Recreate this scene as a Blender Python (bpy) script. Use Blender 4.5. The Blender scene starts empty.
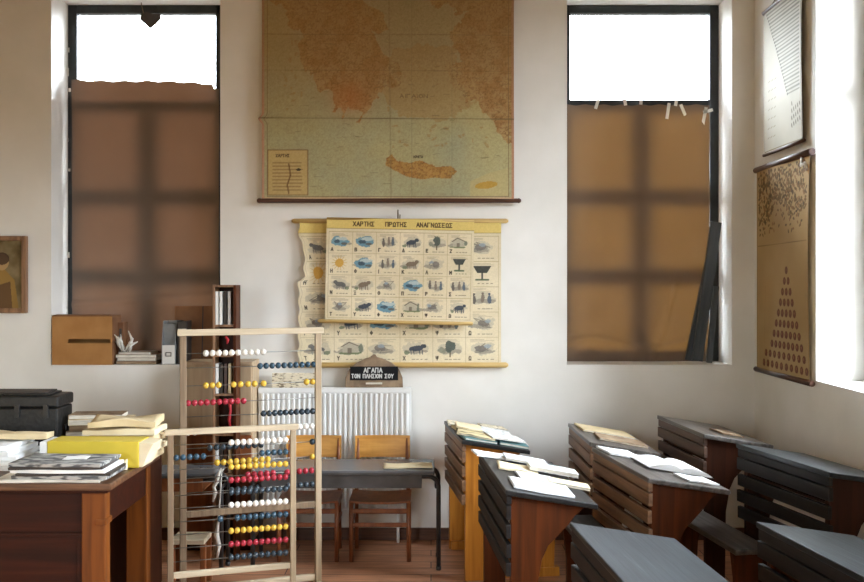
import bpy, bmesh, math, random
import numpy as np
from mathutils import Vector, Matrix, Euler

random.seed(7)
np.random.seed(7)
SC = bpy.context.scene
COL = SC.collection
PI = math.pi
F = 885.0            # focal length in pixels for the 864 x 582 frame
EYE = 1.6
DW = 5.5             # distance of the back wall
XR = 2.01            # right wall
XL = -3.3
YB = -1.6
ZC = 3.85
SILL = 1.085
WTOP = 3.40

# ------------------------------------------------------------------ camera
cam = bpy.data.cameras.new('camera')
camo = bpy.data.objects.new('camera', cam)
COL.objects.link(camo)
camo.location = (0, 0, EYE)
camo.rotation_euler = (PI / 2, 0, 0)
cam.sensor_width = 36
cam.lens = 36 * F / 864
cam.shift_x = 1.0 / 864
cam.shift_y = -9.0 / 864
cam.clip_start = 0.05
SC.camera = camo

# ------------------------------------------------------------------ world, light, exposure
SC.view_settings.view_transform = 'Standard'
SC.view_settings.look = 'None'
SC.view_settings.gamma = 1
SC.view_settings.use_curve_mapping = False
SC.view_settings.exposure = 1.92
w = bpy.data.worlds.new('sky')
SC.world = w
w.use_nodes = True
wn = w.node_tree
# overcast sky: dim ground below the horizon, brighter towards the zenith
wtc = wn.nodes.new('ShaderNodeTexCoord')
wsp = wn.nodes.new('ShaderNodeSeparateXYZ')
wrp = wn.nodes.new('ShaderNodeValToRGB')
while len(wrp.color_ramp.elements) < 4: wrp.color_ramp.elements.new(0.5)
for e, (p_, c_) in zip(wrp.color_ramp.elements, [(0.0, (.03, .028, .025, 1)), (.02, (.30, .33, .36, 1)), (.5, (.77, .86, .96, 1)), (1.0, (.88, .97, 1.08, 1))]):
    e.position = p_
    e.color = c_
wn.links.new(wtc.outputs['Generated'], wsp.inputs[0])
wn.links.new(wsp.outputs['Z'], wrp.inputs[0])
wn.links.new(wrp.outputs[0], wn.nodes['Background'].inputs[0])
wn.nodes['Background'].inputs[1].default_value = 14.0


def portal(name, loc, rot, sx, sy):
    l = bpy.data.lights.new(name, 'AREA')
    l.shape = 'RECTANGLE'
    l.size = sx
    l.size_y = sy
    l.cycles.is_portal = True
    o = bpy.data.objects.new(name, l)
    COL.objects.link(o)
    o.location = loc
    o.rotation_euler = rot
    return o


FW_ADDED = [(-3.1, -2.1)]        # unseen window added behind the camera to brighten the back wall's left
RW = [(3.75, 4.62), (1.35, 2.85), (-0.9, 0.6)]      # right wall windows; second and third are added, unseen, for daylight
RT = [3.40, 2.8, 2.8]
FT = 2.7               # heads of those windows
BW = [(-2.36, -1.31), (0.845, 1.87)]                # windows in the back wall
for (a, b), wt in zip(RW, RT):
    portal('daylight', (XR + 0.45, (a + b) / 2, (SILL + wt) / 2), (0, PI / 2, 0), wt - SILL + .1, b - a + .1)
for a, b in FW_ADDED:
    portal('daylight', ((a + b) / 2, YB - 0.45, (SILL + FT) / 2), (PI / 2, 0, 0), b - a + .1, FT - SILL + .1)
for a, b in BW:
    portal('daylight', ((a + b) / 2, DW + 0.45, (SILL + WTOP) / 2), (-PI / 2, 0, 0), b - a + .1, WTOP - SILL + .1)


# ------------------------------------------------------------------ helpers
def P(px, py, d):
    return Vector(((px - 431) / F * d, d, EYE - (py - 282) / F * d))


def PX(px, d):
    return (px - 431) / F * d


def PZ(py, d):
    return EYE - (py - 282) / F * d


def lin(c):
    c = np.asarray(c, dtype=float) / 255.0
    return np.where(c <= 0.04045, c / 12.92, ((c + 0.055) / 1.055) ** 2.4)


def rgb(r, g, b):
    v = lin((r, g, b))
    return (float(v[0]), float(v[1]), float(v[2]), 1)


def tag(o, label=None, cat=None, group=None, kind=None):
    if label: o['label'] = label
    if cat: o['category'] = cat
    if group: o['group'] = group
    if kind: o['kind'] = kind
    return o


def thing(name, label, cat, loc=(0, 0, 0), rotz=0, group=None, rot=None):
    o = bpy.data.objects.new(name, None)
    COL.objects.link(o)
    o.empty_display_size = 0.1
    o.location = loc
    o.rotation_euler = rot if rot else (0, 0, rotz)
    return tag(o, label, cat, group)


def copy_tree(o, parent=None):
    c = o.copy()
    COL.objects.link(c)
    if parent: c.parent = parent
    for ch in [x for x in o.children]:
        copy_tree(ch, c)
    return c


class MB:
    def __init__(self):
        self.bm = bmesh.new()

    def _xf(self, vs, m):
        if m is not None:
            for v in vs: v.co = m @ v.co

    def box(self, x0, x1, y0, y1, z0, z1, m=None):
        if x0 > x1: x0, x1 = x1, x0
        if y0 > y1: y0, y1 = y1, y0
        if z0 > z1: z0, z1 = z1, z0
        c = [(x0, y0, z0), (x1, y0, z0), (x1, y1, z0), (x0, y1, z0), (x0, y0, z1), (x1, y0, z1), (x1, y1, z1), (x0, y1, z1)]
        vs = [self.bm.verts.new(p) for p in c]
        for f in ((0, 3, 2, 1), (4, 5, 6, 7), (0, 1, 5, 4), (1, 2, 6, 5), (2, 3, 7, 6), (3, 0, 4, 7)):
            self.bm.faces.new([vs[i] for i in f])
        self._xf(vs, m)
        return self

    def hexa(self, c):
        vs = [self.bm.verts.new(p) for p in c]
        for f in ((0, 3, 2, 1), (4, 5, 6, 7), (0, 1, 5, 4), (1, 2, 6, 5), (2, 3, 7, 6), (3, 0, 4, 7)):
            self.bm.faces.new([vs[i] for i in f])
        return self

    def prism(self, pts, a, b, axis='y', m=None):
        """outline pts (u,v) extruded from a to b along axis."""
        def mk(u, v, t):
            return {'y': (u, t, v), 'x': (t, u, v), 'z': (u, v, t)}[axis]
        lo = [self.bm.verts.new(mk(u, v, a)) for u, v in pts]
        hi = [self.bm.verts.new(mk(u, v, b)) for u, v in pts]
        n = len(pts)
        self.bm.faces.new(lo)
        self.bm.faces.new(hi[::-1])
        for i in range(n):
            j = (i + 1) % n
            self.bm.faces.new((lo[j], lo[i], hi[i], hi[j]))
        self._xf(lo + hi, m)
        return self

    def tube(self, path, r, n=10, m=None):
        path = [Vector(p) for p in path]
        rings = []
        allv = []
        up = None
        for i, p in enumerate(path):
            if i == 0: t = path[1] - p
            elif i == len(path) - 1: t = p - path[i - 1]
            else: t = (path[i + 1] - p).normalized() + (p - path[i - 1]).normalized()
            t.normalize()
            if up is None:
                up = Vector((0, 0, 1)) if abs(t.z) < .9 else Vector((1, 0, 0))
            s = t.cross(up).normalized()
            up = s.cross(t).normalized()
            rr = r[i] if isinstance(r, (list, tuple)) else r
            ring = [self.bm.verts.new(p + s * math.cos(2 * PI * k / n) * rr + up * math.sin(2 * PI * k / n) * rr) for k in range(n)]
            rings.append(ring)
            allv += ring
        for a, b in zip(rings, rings[1:]):
            for k in range(n):
                f = self.bm.faces.new((a[k], a[(k + 1) % n], b[(k + 1) % n], b[k]))
                f.smooth = True
        self.bm.faces.new(rings[0][::-1])
        self.bm.faces.new(rings[-1])
        self._xf(allv, m)
        return self

    def ball(self, c, r, u=14, v=10, sx=1, sy=1, sz=1):
        m = Matrix.Translation(c) @ Matrix.Diagonal((sx, sy, sz, 1))
        res = bmesh.ops.create_uvsphere(self.bm, u_segments=u, v_segments=v, radius=r, matrix=m)
        for vv in res['verts']:
            for f in vv.link_faces: f.smooth = True
        return self

    def build(self, name, mt, parent=None, bev=0, seg=2, loc=None, rot=None):
        bmesh.ops.recalc_face_normals(self.bm, faces=self.bm.faces)
        me = bpy.data.meshes.new(name)
        self.bm.to_mesh(me)
        self.bm.free()
        me.materials.append(mt)
        o = bpy.data.objects.new(name, me)
        COL.objects.link(o)
        if parent: o.parent = parent
        if loc is not None: o.location = loc
        if rot is not None: o.rotation_euler = rot
        if bev:
            b = o.modifiers.new('bevel', 'BEVEL')
            b.width = bev
            b.segments = seg
            b.limit_method = 'ANGLE'
        return o


# ------------------------------------------------------------------ materials
def new_mat(name):
    m = bpy.data.materials.new(name)
    m.use_nodes = True
    nt = m.node_tree
    return m, nt, nt.nodes['Principled BSDF']


def coords(nt, scale=(1, 1, 1), kind='Object'):
    tc = nt.nodes.new('ShaderNodeTexCoord')
    mp = nt.nodes.new('ShaderNodeMapping')
    mp.inputs['Scale'].default_value = scale
    nt.links.new(tc.outputs[kind], mp.inputs[0])
    return mp


def ramp(nt, fac, stops):
    r = nt.nodes.new('ShaderNodeValToRGB')
    while len(r.color_ramp.elements) < len(stops): r.color_ramp.elements.new(0.5)
    for e, (p, c) in zip(r.color_ramp.elements, stops):
        e.position = p
        e.color = c
    nt.links.new(fac, r.inputs[0])
    return r


def bump(nt, bs, h, strength, dist=0.01):
    b = nt.nodes.new('ShaderNodeBump')
    b.inputs['Strength'].default_value = strength
    b.inputs['Distance'].default_value = dist
    nt.links.new(h, b.inputs['Height'])
    nt.links.new(b.outputs[0], bs.inputs['Normal'])


def noise_mat(name, c1, c2, scale=8, rough=0.6, bstr=0.1, detail=4, stretch=(1, 1, 1), metal=0, spec=0.5, lo=.35, hi=.65):
    m, nt, bs = new_mat(name)
    mp = coords(nt, stretch)
    n = nt.nodes.new('ShaderNodeTexNoise')
    n.inputs['Scale'].default_value = scale
    n.inputs['Detail'].default_value = detail
    nt.links.new(mp.outputs[0], n.inputs['Vector'])
    r = ramp(nt, n.outputs['Fac'], [(lo, rgb(*c1)), (hi, rgb(*c2))])
    nt.links.new(r.outputs[0], bs.inputs['Base Color'])
    bs.inputs['Roughness'].default_value = rough
    bs.inputs['Metallic'].default_value = metal
    bs.inputs['Specular IOR Level'].default_value = spec
    if bstr: bump(nt, bs, n.outputs['Fac'], bstr, .004)
    return m


def wood(name, c1, c2, c3=None, axis=1, rough=0.45, scale=5, bstr=.25, coat=0, spec=.5):
    """grain runs along the given axis"""
    st = [14, 14, 14]
    st[axis] = 0.9
    m, nt, bs = new_mat(name)
    mp = coords(nt, st)
    n = nt.nodes.new('ShaderNodeTexNoise')
    n.inputs['Scale'].default_value = scale
    n.inputs['Detail'].default_value = 6
    n.inputs['Distortion'].default_value = 0.6
    nt.links.new(mp.outputs[0], n.inputs['Vector'])
    stops = [(.32, rgb(*c1)), (.62, rgb(*c2))]
    if c3: stops.append((.8, rgb(*c3)))
    r = ramp(nt, n.outputs['Fac'], stops)
    nt.links.new(r.outputs[0], bs.inputs['Base Color'])
    bs.inputs['Roughness'].default_value = rough
    bs.inputs['Specular IOR Level'].default_value = spec
    if coat: bs.inputs['Coat Weight'].default_value = coat
    bump(nt, bs, n.outputs['Fac'], bstr, .003)
    return m


M = {}
M['plaster'] = noise_mat('plaster', (230, 227, 219), (238, 235, 228), 3, .9, .12, 8)
M['plaster_white'] = noise_mat('white_plaster', (232, 230, 224), (240, 238, 232), 3, .8, .08, 6)
M['ceiling'] = noise_mat('ceiling_paint', (150, 130, 92), (166, 146, 106), 2, .9, .05)
M['plaster_ochre'] = noise_mat('ochre_plaster', (186, 166, 120), (196, 176, 130), 3, .9, .1, 6)
M['frame_dark'] = noise_mat('dark_window_paint', (18, 24, 27), (34, 40, 42), 12, .5, .2)
M['skirt'] = wood('skirting_wood', (72, 42, 26), (98, 62, 40), axis=0, rough=.5)
M['desk_red'] = wood('reddish_desk_wood', (36, 12, 3), (52, 18, 5), (62, 24, 7), axis=0, rough=.5, scale=2, bstr=.08, spec=.2)
M['desk_red_v'] = wood('reddish_desk_post_wood', (92, 48, 14), (118, 64, 20), axis=2, rough=.5, scale=2, bstr=.08, spec=.25)
M['desk_top'] = wood('worn_desktop_wood', (70, 44, 28), (108, 74, 48), (140, 104, 74), axis=0, rough=.4, scale=3)
M['orange_wood'] = wood('orange_varnished_wood', (158, 96, 26), (190, 124, 42), (202, 138, 54), axis=2, rough=.4, scale=2, bstr=.08)
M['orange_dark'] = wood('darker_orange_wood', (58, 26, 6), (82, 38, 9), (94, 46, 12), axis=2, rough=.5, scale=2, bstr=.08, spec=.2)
M['chair_ply'] = wood('yellow_plywood', (196, 134, 58), (224, 164, 84), axis=0, rough=.35, scale=2, bstr=.05)
M['chair_frame'] = wood('red_brown_beech', (110, 58, 30), (142, 84, 46), axis=2, rough=.4, scale=2, bstr=.05)
M['black_wood'] = wood('black_painted_wood', (20, 19, 19), (36, 35, 34), (56, 54, 52), axis=1, rough=.4, scale=3, bstr=.35, spec=.35)
M['black_slat'] = wood('black_slat_wood', (18, 15, 14), (32, 28, 26), axis=1, rough=.55, scale=3, bstr=.3, spec=.3)
M['grey_top'] = wood('weathered_grey_wood', (58, 54, 50), (100, 94, 88), (130, 124, 116), axis=1, rough=.32, scale=3, bstr=.4)
M['sheen_top'] = wood('weathered_sheen_wood', (22, 25, 27), (40, 46, 48), (70, 78, 80), axis=1, rough=.42, scale=4, bstr=.5, spec=.35)  # bluish tint puts the window sheen on the desktops into the wood colour
M['brown_slat'] = wood('brown_slat_wood', (96, 68, 46), (134, 100, 70), (150, 116, 84), axis=1, rough=.5, scale=3, bstr=.3)
M['dkbrown_slat'] = wood('dark_brown_slat_wood', (64, 44, 34), (92, 68, 54), axis=1, rough=.45, scale=3, bstr=.3)
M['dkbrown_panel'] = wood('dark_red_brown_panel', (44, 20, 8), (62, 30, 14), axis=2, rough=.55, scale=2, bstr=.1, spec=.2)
M['abacus'] = wood('pale_abacus_wood', (150, 130, 102), (184, 164, 134), axis=2, rough=.5, scale=3, bstr=.1)
M['abacus_h'] = wood('pale_abacus_rail_wood', (184, 166, 138), (212, 196, 166), axis=0, rough=.5, scale=3, bstr=.1)
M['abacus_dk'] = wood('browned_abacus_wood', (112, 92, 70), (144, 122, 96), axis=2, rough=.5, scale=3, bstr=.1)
M['cupboard'] = wood('tan_cupboard_wood', (168, 142, 112), (186, 162, 130), axis=2, rough=.6, scale=1.5, bstr=.05)
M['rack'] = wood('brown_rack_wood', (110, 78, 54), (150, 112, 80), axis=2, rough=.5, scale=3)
M['rod_dark'] = wood('dark_rod_wood', (58, 34, 24), (82, 50, 34), axis=0, rough=.4, scale=3)
M['rod_yellow'] = wood('yellowed_rod_wood', (172, 140, 82), (200, 168, 104), axis=0, rough=.5, scale=3)
M['steel'] = noise_mat('steel_wire', (120, 118, 112), (150, 148, 142), 30, .35, 0, metal=.8)
M['tube_black'] = noise_mat('black_tube_steel', (34, 33, 33), (50, 49, 48), 20, .35, 0)
M['laminate'] = noise_mat('grey_laminate', (98, 101, 104), (104, 107, 110), 6, .25, 0)
M['lam_edge'] = noise_mat('dark_table_edge', (62, 61, 60), (76, 75, 74), 14, .4, .02)
M['radiator'] = noise_mat('white_radiator_enamel', (226, 226, 222), (234, 234, 230), 5, .35, .01)
M['card'] = noise_mat('cardboard', (166, 116, 62), (182, 132, 76), 6, .8, .1)
M['card_dk'] = noise_mat('brown_cardboard', (112, 74, 46), (136, 94, 60), 6, .8, .1)
M['black_case'] = noise_mat('black_leatherette', (20, 20, 20), (38, 37, 36), 60, .42, .4)
M['white_paper'] = noise_mat('white_paper', (232, 234, 234), (244, 245, 244), 4, .75, .03)
M['cream_paper'] = noise_mat('cream_paper', (224, 206, 166), (238, 224, 190), 6, .8, .1)
M['tan_paper'] = noise_mat('tan_envelope_paper', (206, 184, 140), (224, 204, 164), 5, .8, .15)
M['grey_paper'] = noise_mat('grey_pages', (176, 170, 162), (206, 200, 192), 22, .8, .1)
M['edge_paper'] = noise_mat('page_edges', (200, 192, 176), (232, 226, 212), 90, .85, .3, stretch=(.2, .2, 3))
M['teal'] = noise_mat('teal_cover', (70, 116, 120), (96, 140, 142), 10, .5, .05)
M['yellow'] = noise_mat('yellow_folder_card', (206, 182, 50), (220, 196, 66), 4, .55, .03)
M['brown_paper_edge'] = noise_mat('browned_pages', (120, 96, 72), (170, 146, 116), 60, .85, .3, stretch=(.2, .2, 3))
M['box_grey'] = noise_mat('grey_box_file', (128, 132, 134), (146, 150, 152), 10, .6, .05)
M['white_card'] = noise_mat('white_card', (236, 236, 232), (244, 244, 240), 10, .6, .02)
M['dark_card'] = noise_mat('dark_card', (44, 38, 34), (66, 58, 52), 10, .6, .05)
M['red_ribbon'] = noise_mat('red_ribbon_cloth', (176, 34, 44), (204, 52, 60), 20, .6, .1)
M['strap'] = noise_mat('white_strap_cloth', (206, 200, 188), (230, 226, 216), 20, .7, .1)
M['cord'] = noise_mat('brown_cord', (100, 86, 66), (130, 112, 88), 40, .8, .2)
M['tape'] = noise_mat('white_tape', (228, 226, 218), (240, 238, 230), 20, .6, .05)
M['charcoal_plank'] = wood('charcoal_plank_wood', (54, 60, 64), (76, 82, 86), axis=2, rough=.5, scale=3)
M['bead_white'] = noise_mat('white_bead_paint', (234, 230, 218), (244, 240, 230), 20, .22, 0)
M['bead_blue'] = noise_mat('blue_bead_paint', (40, 64, 80), (54, 80, 96), 20, .2, 0)
M['bead_dark'] = noise_mat('slate_bead_paint', (40, 52, 60), (54, 66, 74), 20, .2, 0)
M['bead_yellow'] = noise_mat('yellow_bead_paint', (206, 164, 48), (220, 182, 74), 20, .2, 0)
M['bead_red'] = noise_mat('red_bead_paint', (150, 36, 50), (172, 50, 64), 20, .2, 0)
M['plaque'] = noise_mat('aged_plaque_wood', (112, 92, 72), (156, 132, 104), 14, .6, .2)

# newspaper / print: pages covered with fine grey text rows
def print_mat(name, base, ink, sx=60, sy=160, thr=.5, axis='xy'):
    m, nt, bs = new_mat(name)
    mp = coords(nt, (sx, sy, sy))
    n = nt.nodes.new('ShaderNodeTexNoise')
    n.inputs['Scale'].default_value = 1
    n.inputs['Detail'].default_value = 2
    nt.links.new(mp.outputs[0], n.inputs['Vector'])
    r = ramp(nt, n.outputs['Fac'], [(thr - .06, rgb(*ink)), (thr + .06, rgb(*base))])
    nt.links.new(r.outputs[0], bs.inputs['Base Color'])
    bs.inputs['Roughness'].default_value = .8
    return m


M['news'] = print_mat('newsprint', (176, 174, 168), (84, 84, 84), 14, 60, .52)
M['print_page'] = print_mat('printed_page', (226, 214, 186), (120, 104, 80), 40, 120, .42)
M['print_white'] = print_mat('printed_white_page', (230, 230, 226), (150, 156, 158), 30, 120, .42)
M['print_olive'] = print_mat('printed_picture_page', (214, 196, 152), (112, 98, 58), 10, 14, .42)

# glass
m, nt, bs = new_mat('window_glass')
nt.nodes.remove(bs)
out = nt.nodes['Material Output']
tr = nt.nodes.new('ShaderNodeBsdfTransparent')
gl = nt.nodes.new('ShaderNodeBsdfGlossy')
gl.inputs['Roughness'].default_value = .02
fr = nt.nodes.new('ShaderNodeFresnel')
fr.inputs[0].default_value = 1.25
mx = nt.nodes.new('ShaderNodeMixShader')
nt.links.new(fr.outputs[0], mx.inputs[0])
nt.links.new(tr.outputs[0], mx.inputs[1])
nt.links.new(gl.outputs[0], mx.inputs[2])
nt.links.new(mx.outputs[0], out.inputs[0])
M['glass'] = m

# brown translucent paper over the lower panes
def sheet_mat(name, front, through):
    m, nt, bs = new_mat(name)
    nt.nodes.remove(bs)
    out = nt.nodes['Material Output']
    mp = coords(nt, (1, 1, 1))
    n = nt.nodes.new('ShaderNodeTexNoise')
    n.inputs['Scale'].default_value = 5
    n.inputs['Detail'].default_value = 6
    nt.links.new(mp.outputs[0], n.inputs['Vector'])
    d = nt.nodes.new('ShaderNodeBsdfDiffuse')
    d.inputs[0].default_value = rgb(*front)
    t = nt.nodes.new('ShaderNodeBsdfTranslucent')
    v = lin(through)
    r = ramp(nt, n.outputs['Fac'], [(.3, (v[0] * .8, v[1] * .78, v[2] * .75, 1)), (.7, (v[0], v[1], v[2], 1))])
    nt.links.new(r.outputs[0], t.inputs[0])
    a = nt.nodes.new('ShaderNodeAddShader')
    nt.links.new(d.outputs[0], a.inputs[0])
    nt.links.new(t.outputs[0], a.inputs[1])
    nt.links.new(a.outputs[0], out.inputs[0])
    return m


M['sheet'] = sheet_mat('brown_window_paper', (122, 104, 90), (36, 22, 5))
M['sheet_left'] = sheet_mat('darker_brown_window_paper', (110, 98, 88), (28, 15, 7))

# floor boards
m, nt, bs = new_mat('floor_boards')
mp = coords(nt, (1, 1, 1))
br = nt.nodes.new('ShaderNodeTexBrick')
br.inputs['Scale'].default_value = 1
br.inputs['Brick Width'].default_value = 1.6
br.inputs['Row Height'].default_value = .11
br.inputs['Mortar Size'].default_value = .003
br.inputs['Color1'].default_value = rgb(206, 150, 114)
br.inputs['Color2'].default_value = rgb(178, 122, 88)
br.inputs['Mortar'].default_value = rgb(48, 28, 20)
nt.links.new(mp.outputs[0], br.inputs['Vector'])
mp2 = coords(nt, (1.2, 16, 1))
n = nt.nodes.new('ShaderNodeTexNoise')
n.inputs['Scale'].default_value = 4
n.inputs['Detail'].default_value = 6
nt.links.new(mp2.outputs[0], n.inputs['Vector'])
r = ramp(nt, n.outputs['Fac'], [(.3, (.62, .6, .58, 1)), (.7, (1.1, 1.08, 1.05, 1))])
mul = nt.nodes.new('ShaderNodeMixRGB')
mul.blend_type = 'MULTIPLY'
mul.inputs[0].default_value = 1
nt.links.new(br.outputs['Color'], mul.inputs[1])
nt.links.new(r.outputs[0], mul.inputs[2])
nt.links.new(mul.outputs[0], bs.inputs['Base Color'])
bs.inputs['Roughness'].default_value = .4
M['floor'] = m

# chart colours come from a colour attribute computed below
def chart_mat(name, rough=.7, stain=(205, 190, 150)):
    m, nt, bs = new_mat(name)
    at = nt.nodes.new('ShaderNodeAttribute')
    at.attribute_name = 'print'
    nt.links.new(at.outputs['Color'], bs.inputs['Base Color'])
    bs.inputs['Roughness'].default_value = rough
    bs.inputs['Specular IOR Level'].default_value = .25
    return m


M['chart'] = chart_mat('printed_chart')

# ------------------------------------------------------------------ printing on charts
G = {
 'Α': [[(0, 0), (.35, 1), (.7, 0)], [(.13, .35), (.57, .35)]],
 'Β': [[(0, 0), (0, 1), (.5, 1), (.6, .8), (.5, .55), (0, .55)], [(.5, .55), (.68, .3), (.5, 0), (0, 0)]],
 'Γ': [[(0, 0), (0, 1), (.6, 1)]],
 'Δ': [[(0, 0), (.35, 1), (.7, 0), (0, 0)]],
 'Ε': [[(.6, 0), (0, 0), (0, 1), (.6, 1)], [(0, .52), (.5, .52)]],
 'Ζ': [[(0, 1), (.6, 1), (0, 0), (.6, 0)]],
 'Η': [[(0, 0), (0, 1)], [(.62, 0), (.62, 1)], [(0, .5), (.62, .5)]],
 'Θ': [[(.35, 0), (.05, .25), (.05, .75), (.35, 1), (.65, .75), (.65, .25), (.35, 0)], [(.2, .5), (.5, .5)]],
 'Ι': [[(.1, 0), (.1, 1)]],
 'Κ': [[(0, 0), (0, 1)], [(.6, 1), (0, .45)], [(.2, .6), (.65, 0)]],
 'Λ': [[(0, 0), (.35, 1), (.7, 0)]],
 'Μ': [[(0, 0), (0, 1), (.35, .4), (.7, 1), (.7, 0)]],
 'Ν': [[(0, 0), (0, 1), (.62, 0), (.62, 1)]],
 'Ξ': [[(0, 1), (.6, 1)], [(.08, .5), (.52, .5)], [(0, 0), (.6, 0)]],
 'Ο': [[(.35, 0), (.05, .25), (.05, .75), (.35, 1), (.65, .75), (.65, .25), (.35, 0)]],
 'Π': [[(0, 0), (0, 1), (.62, 1), (.62, 0)]],
 'Ρ': [[(0, 0), (0, 1), (.5, 1), (.62, .78), (.5, .5), (0, .5)]],
 'Σ': [[(.6, 1), (0, 1), (.35, .5), (0, 0), (.6, 0)]],
 'Τ': [[(0, 1), (.64, 1)], [(.32, 1), (.32, 0)]],
 'Υ': [[(0, 1), (.33, .5), (.66, 1)], [(.33, .5), (.33, 0)]],
 'Φ': [[(.35, 0), (.35, 1)], [(.35, .2), (.05, .35), (.05, .65), (.35, .8), (.65, .65), (.65, .35), (.35, .2)]],
 'Χ': [[(0, 0), (.65, 1)], [(0, 1), (.65, 0)]],
 'Ψ': [[(.35, 0), (.35, 1)], [(0, 1), (.05, .5), (.35, .35), (.65, .5), (.7, 1)]],
 'Ω': [[(0, 0), (.22, 0), (.05, .4), (.08, .8), (.35, 1), (.62, .8), (.65, .4), (.48, 0), (.7, 0)]],
}


class Canvas:
    def __init__(self, W, H, res, bg):
        self.W, self.H = W, H
        self.nx = int(W / res) + 1
        self.ny = int(H / res) + 1
        self.x = np.linspace(0, W, self.nx)
        self.y = np.linspace(0, H, self.ny)
        self.X, self.Y = np.meshgrid(self.x, self.y)
        self.a = np.empty((self.ny, self.nx, 3))
        self.a[:] = np.array(bg, float)

    def sl(self, x0, y0, x1, y1):
        i0, i1 = np.searchsorted(self.x, [x0, x1])
        j0, j1 = np.searchsorted(self.y, [y0, y1])
        return slice(max(j0 - 1, 0), j1 + 1), slice(max(i0 - 1, 0), i1 + 1)

    def put(self, s, mask, c, al=1):
        v = self.a[s]
        k = (mask.astype(float) * al)[..., None]
        self.a[s] = v * (1 - k) + np.array(c, float) * k

    def rect(self, x0, y0, x1, y1, c, al=1):
        s = self.sl(x0, y0, x1, y1)
        X, Y = self.X[s], self.Y[s]
        self.put(s, (X >= x0) & (X <= x1) & (Y >= y0) & (Y <= y1), c, al)

    def ell(self, cx, cy, rx, ry, c, al=1, ang=0):
        r = max(rx, ry)
        s = self.sl(cx - r, cy - r, cx + r, cy + r)
        X, Y = self.X[s] - cx, self.Y[s] - cy
        ca, sa = math.cos(ang), math.sin(ang)
        self.put(s, ((X * ca + Y * sa) / rx) ** 2 + ((-X * sa + Y * ca) / ry) ** 2 <= 1, c, al)

    def line(self, p, q, w, c, al=1):
        x0, x1 = sorted((p[0], q[0])); y0, y1 = sorted((p[1], q[1]))
        s = self.sl(x0 - w, y0 - w, x1 + w, y1 + w)
        X, Y = self.X[s], self.Y[s]
        dx, dy = q[0] - p[0], q[1] - p[1]
        L = dx * dx + dy * dy + 1e-12
        t = np.clip(((X - p[0]) * dx + (Y - p[1]) * dy) / L, 0, 1)
        d = np.hypot(X - p[0] - t * dx, Y - p[1] - t * dy)
        self.put(s, np.clip((w * .5 - d) / (w * .25) + .5, 0, 1), c, al)

    def path(self, pts, w, c, al=1):
        for a, b in zip(pts, pts[1:]): self.line(a, b, w, c, al)

    def poly(self, pts, c, al=1, jit=None):
        xs = [p[0] for p in pts]; ys = [p[1] for p in pts]
        s = self.sl(min(xs) - .03, min(ys) - .03, max(xs) + .03, max(ys) + .03)
        X, Y = self.X[s].copy(), self.Y[s].copy()
        if jit is not None:
            X = X + jit[0][s]; Y = Y + jit[1][s]
        ins = np.zeros(X.shape, bool)
        n = len(pts)
        for i in range(n):
            (xa, ya), (xb, yb) = pts[i], pts[(i + 1) % n]
            if ya == yb: continue
            ins ^= ((ya > Y) != (yb > Y)) & (X < (xb - xa) * (Y - ya) / (yb - ya) + xa)
        self.put(s, ins, c, al)
        return s, ins

    def text(self, t, x, y, h, w, c, al=1, ws=.85):
        for ch in t:
            if ch in G:
                for pl in G[ch]:
                    self.path([(x + px * h * ws, y + py * h) for px, py in pl], w, c, al)
                x += (.35 if ch == 'Ι' else .95) * h * ws
            else:
                x += .7 * h * ws
        return x

    def blob(self, cx, cy, rx, ry, c, al=1, ang=0, rough=.9):
        if not hasattr(self, 'N'): self.N = self.noise(.022, 77, 3)
        R = max(rx, ry) * 1.3
        s = self.sl(cx - R, cy - R, cx + R, cy + R)
        X, Y = self.X[s] - cx, self.Y[s] - cy
        ca, sa = math.cos(ang), math.sin(ang)
        d = ((X * ca + Y * sa) / rx) ** 2 + ((-X * sa + Y * ca) / ry) ** 2
        self.put(s, d + (self.N[s] - .5) * 2 * rough <= 1, c, al)

    def noise(self, cell, seed=0, octv=3):
        rs = np.random.RandomState(seed)
        out = np.zeros_like(self.X)
        amp, tot = 1, 0
        for o in range(octv):
            c = cell / 2 ** o
            gx, gy = int(self.W / c) + 3, int(self.H / c) + 3
            g = rs.rand(gy, gx)
            u, v = self.X / c, self.Y / c
            i, j = u.astype(int), v.astype(int)
            fu, fv = u - i, v - j
            fu = fu * fu * (3 - 2 * fu); fv = fv * fv * (3 - 2 * fv)
            out += amp * ((g[j, i] * (1 - fu) + g[j, i + 1] * fu) * (1 - fv) + (g[j + 1, i] * (1 - fu) + g[j + 1, i + 1] * fu) * fv)
            tot += amp
            amp *= .55
        return out / tot

    def mesh(self, name, disp=None, xo=0, edge=None, parent=None, mt=None):
        """sheet in the local XZ plane, printed side facing -Y; origin bottom left"""
        nx, ny = self.nx, self.ny
        D = disp if disp is not None else np.zeros_like(self.X)
        Xs = self.X.copy(); Zs = self.Y.copy()
        if edge is not None: Xs, Zs = edge(Xs, Zs)
        co = np.stack([Xs + xo, -D, Zs], -1).reshape(-1, 3)
        idx = np.arange(nx * ny).reshape(ny, nx)
        q = np.stack([idx[:-1, :-1], idx[:-1, 1:], idx[1:, 1:], idx[1:, :-1]], -1).reshape(-1, 4)
        me = bpy.data.meshes.new(name)
        me.vertices.add(len(co)); me.vertices.foreach_set('co', co.ravel().astype(np.float32))
        me.loops.add(q.size); me.loops.foreach_set('vertex_index', q.ravel().astype(np.int32))
        me.polygons.add(len(q)); me.polygons.foreach_set('loop_start', np.arange(0, q.size, 4, dtype=np.int32))
        me.update(calc_edges=True)
        me.polygons.foreach_set('use_smooth', np.ones(len(q), bool))
        at = me.color_attributes.new('print', 'FLOAT_COLOR', 'POINT')
        c = np.ones((len(co), 4))
        c[:, :3] = lin(np.clip(self.a, 0, 255)).reshape(-1, 3)
        at.data.foreach_set('color', c.ravel().astype(np.float32))
        me.materials.append(mt or M['chart'])
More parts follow.
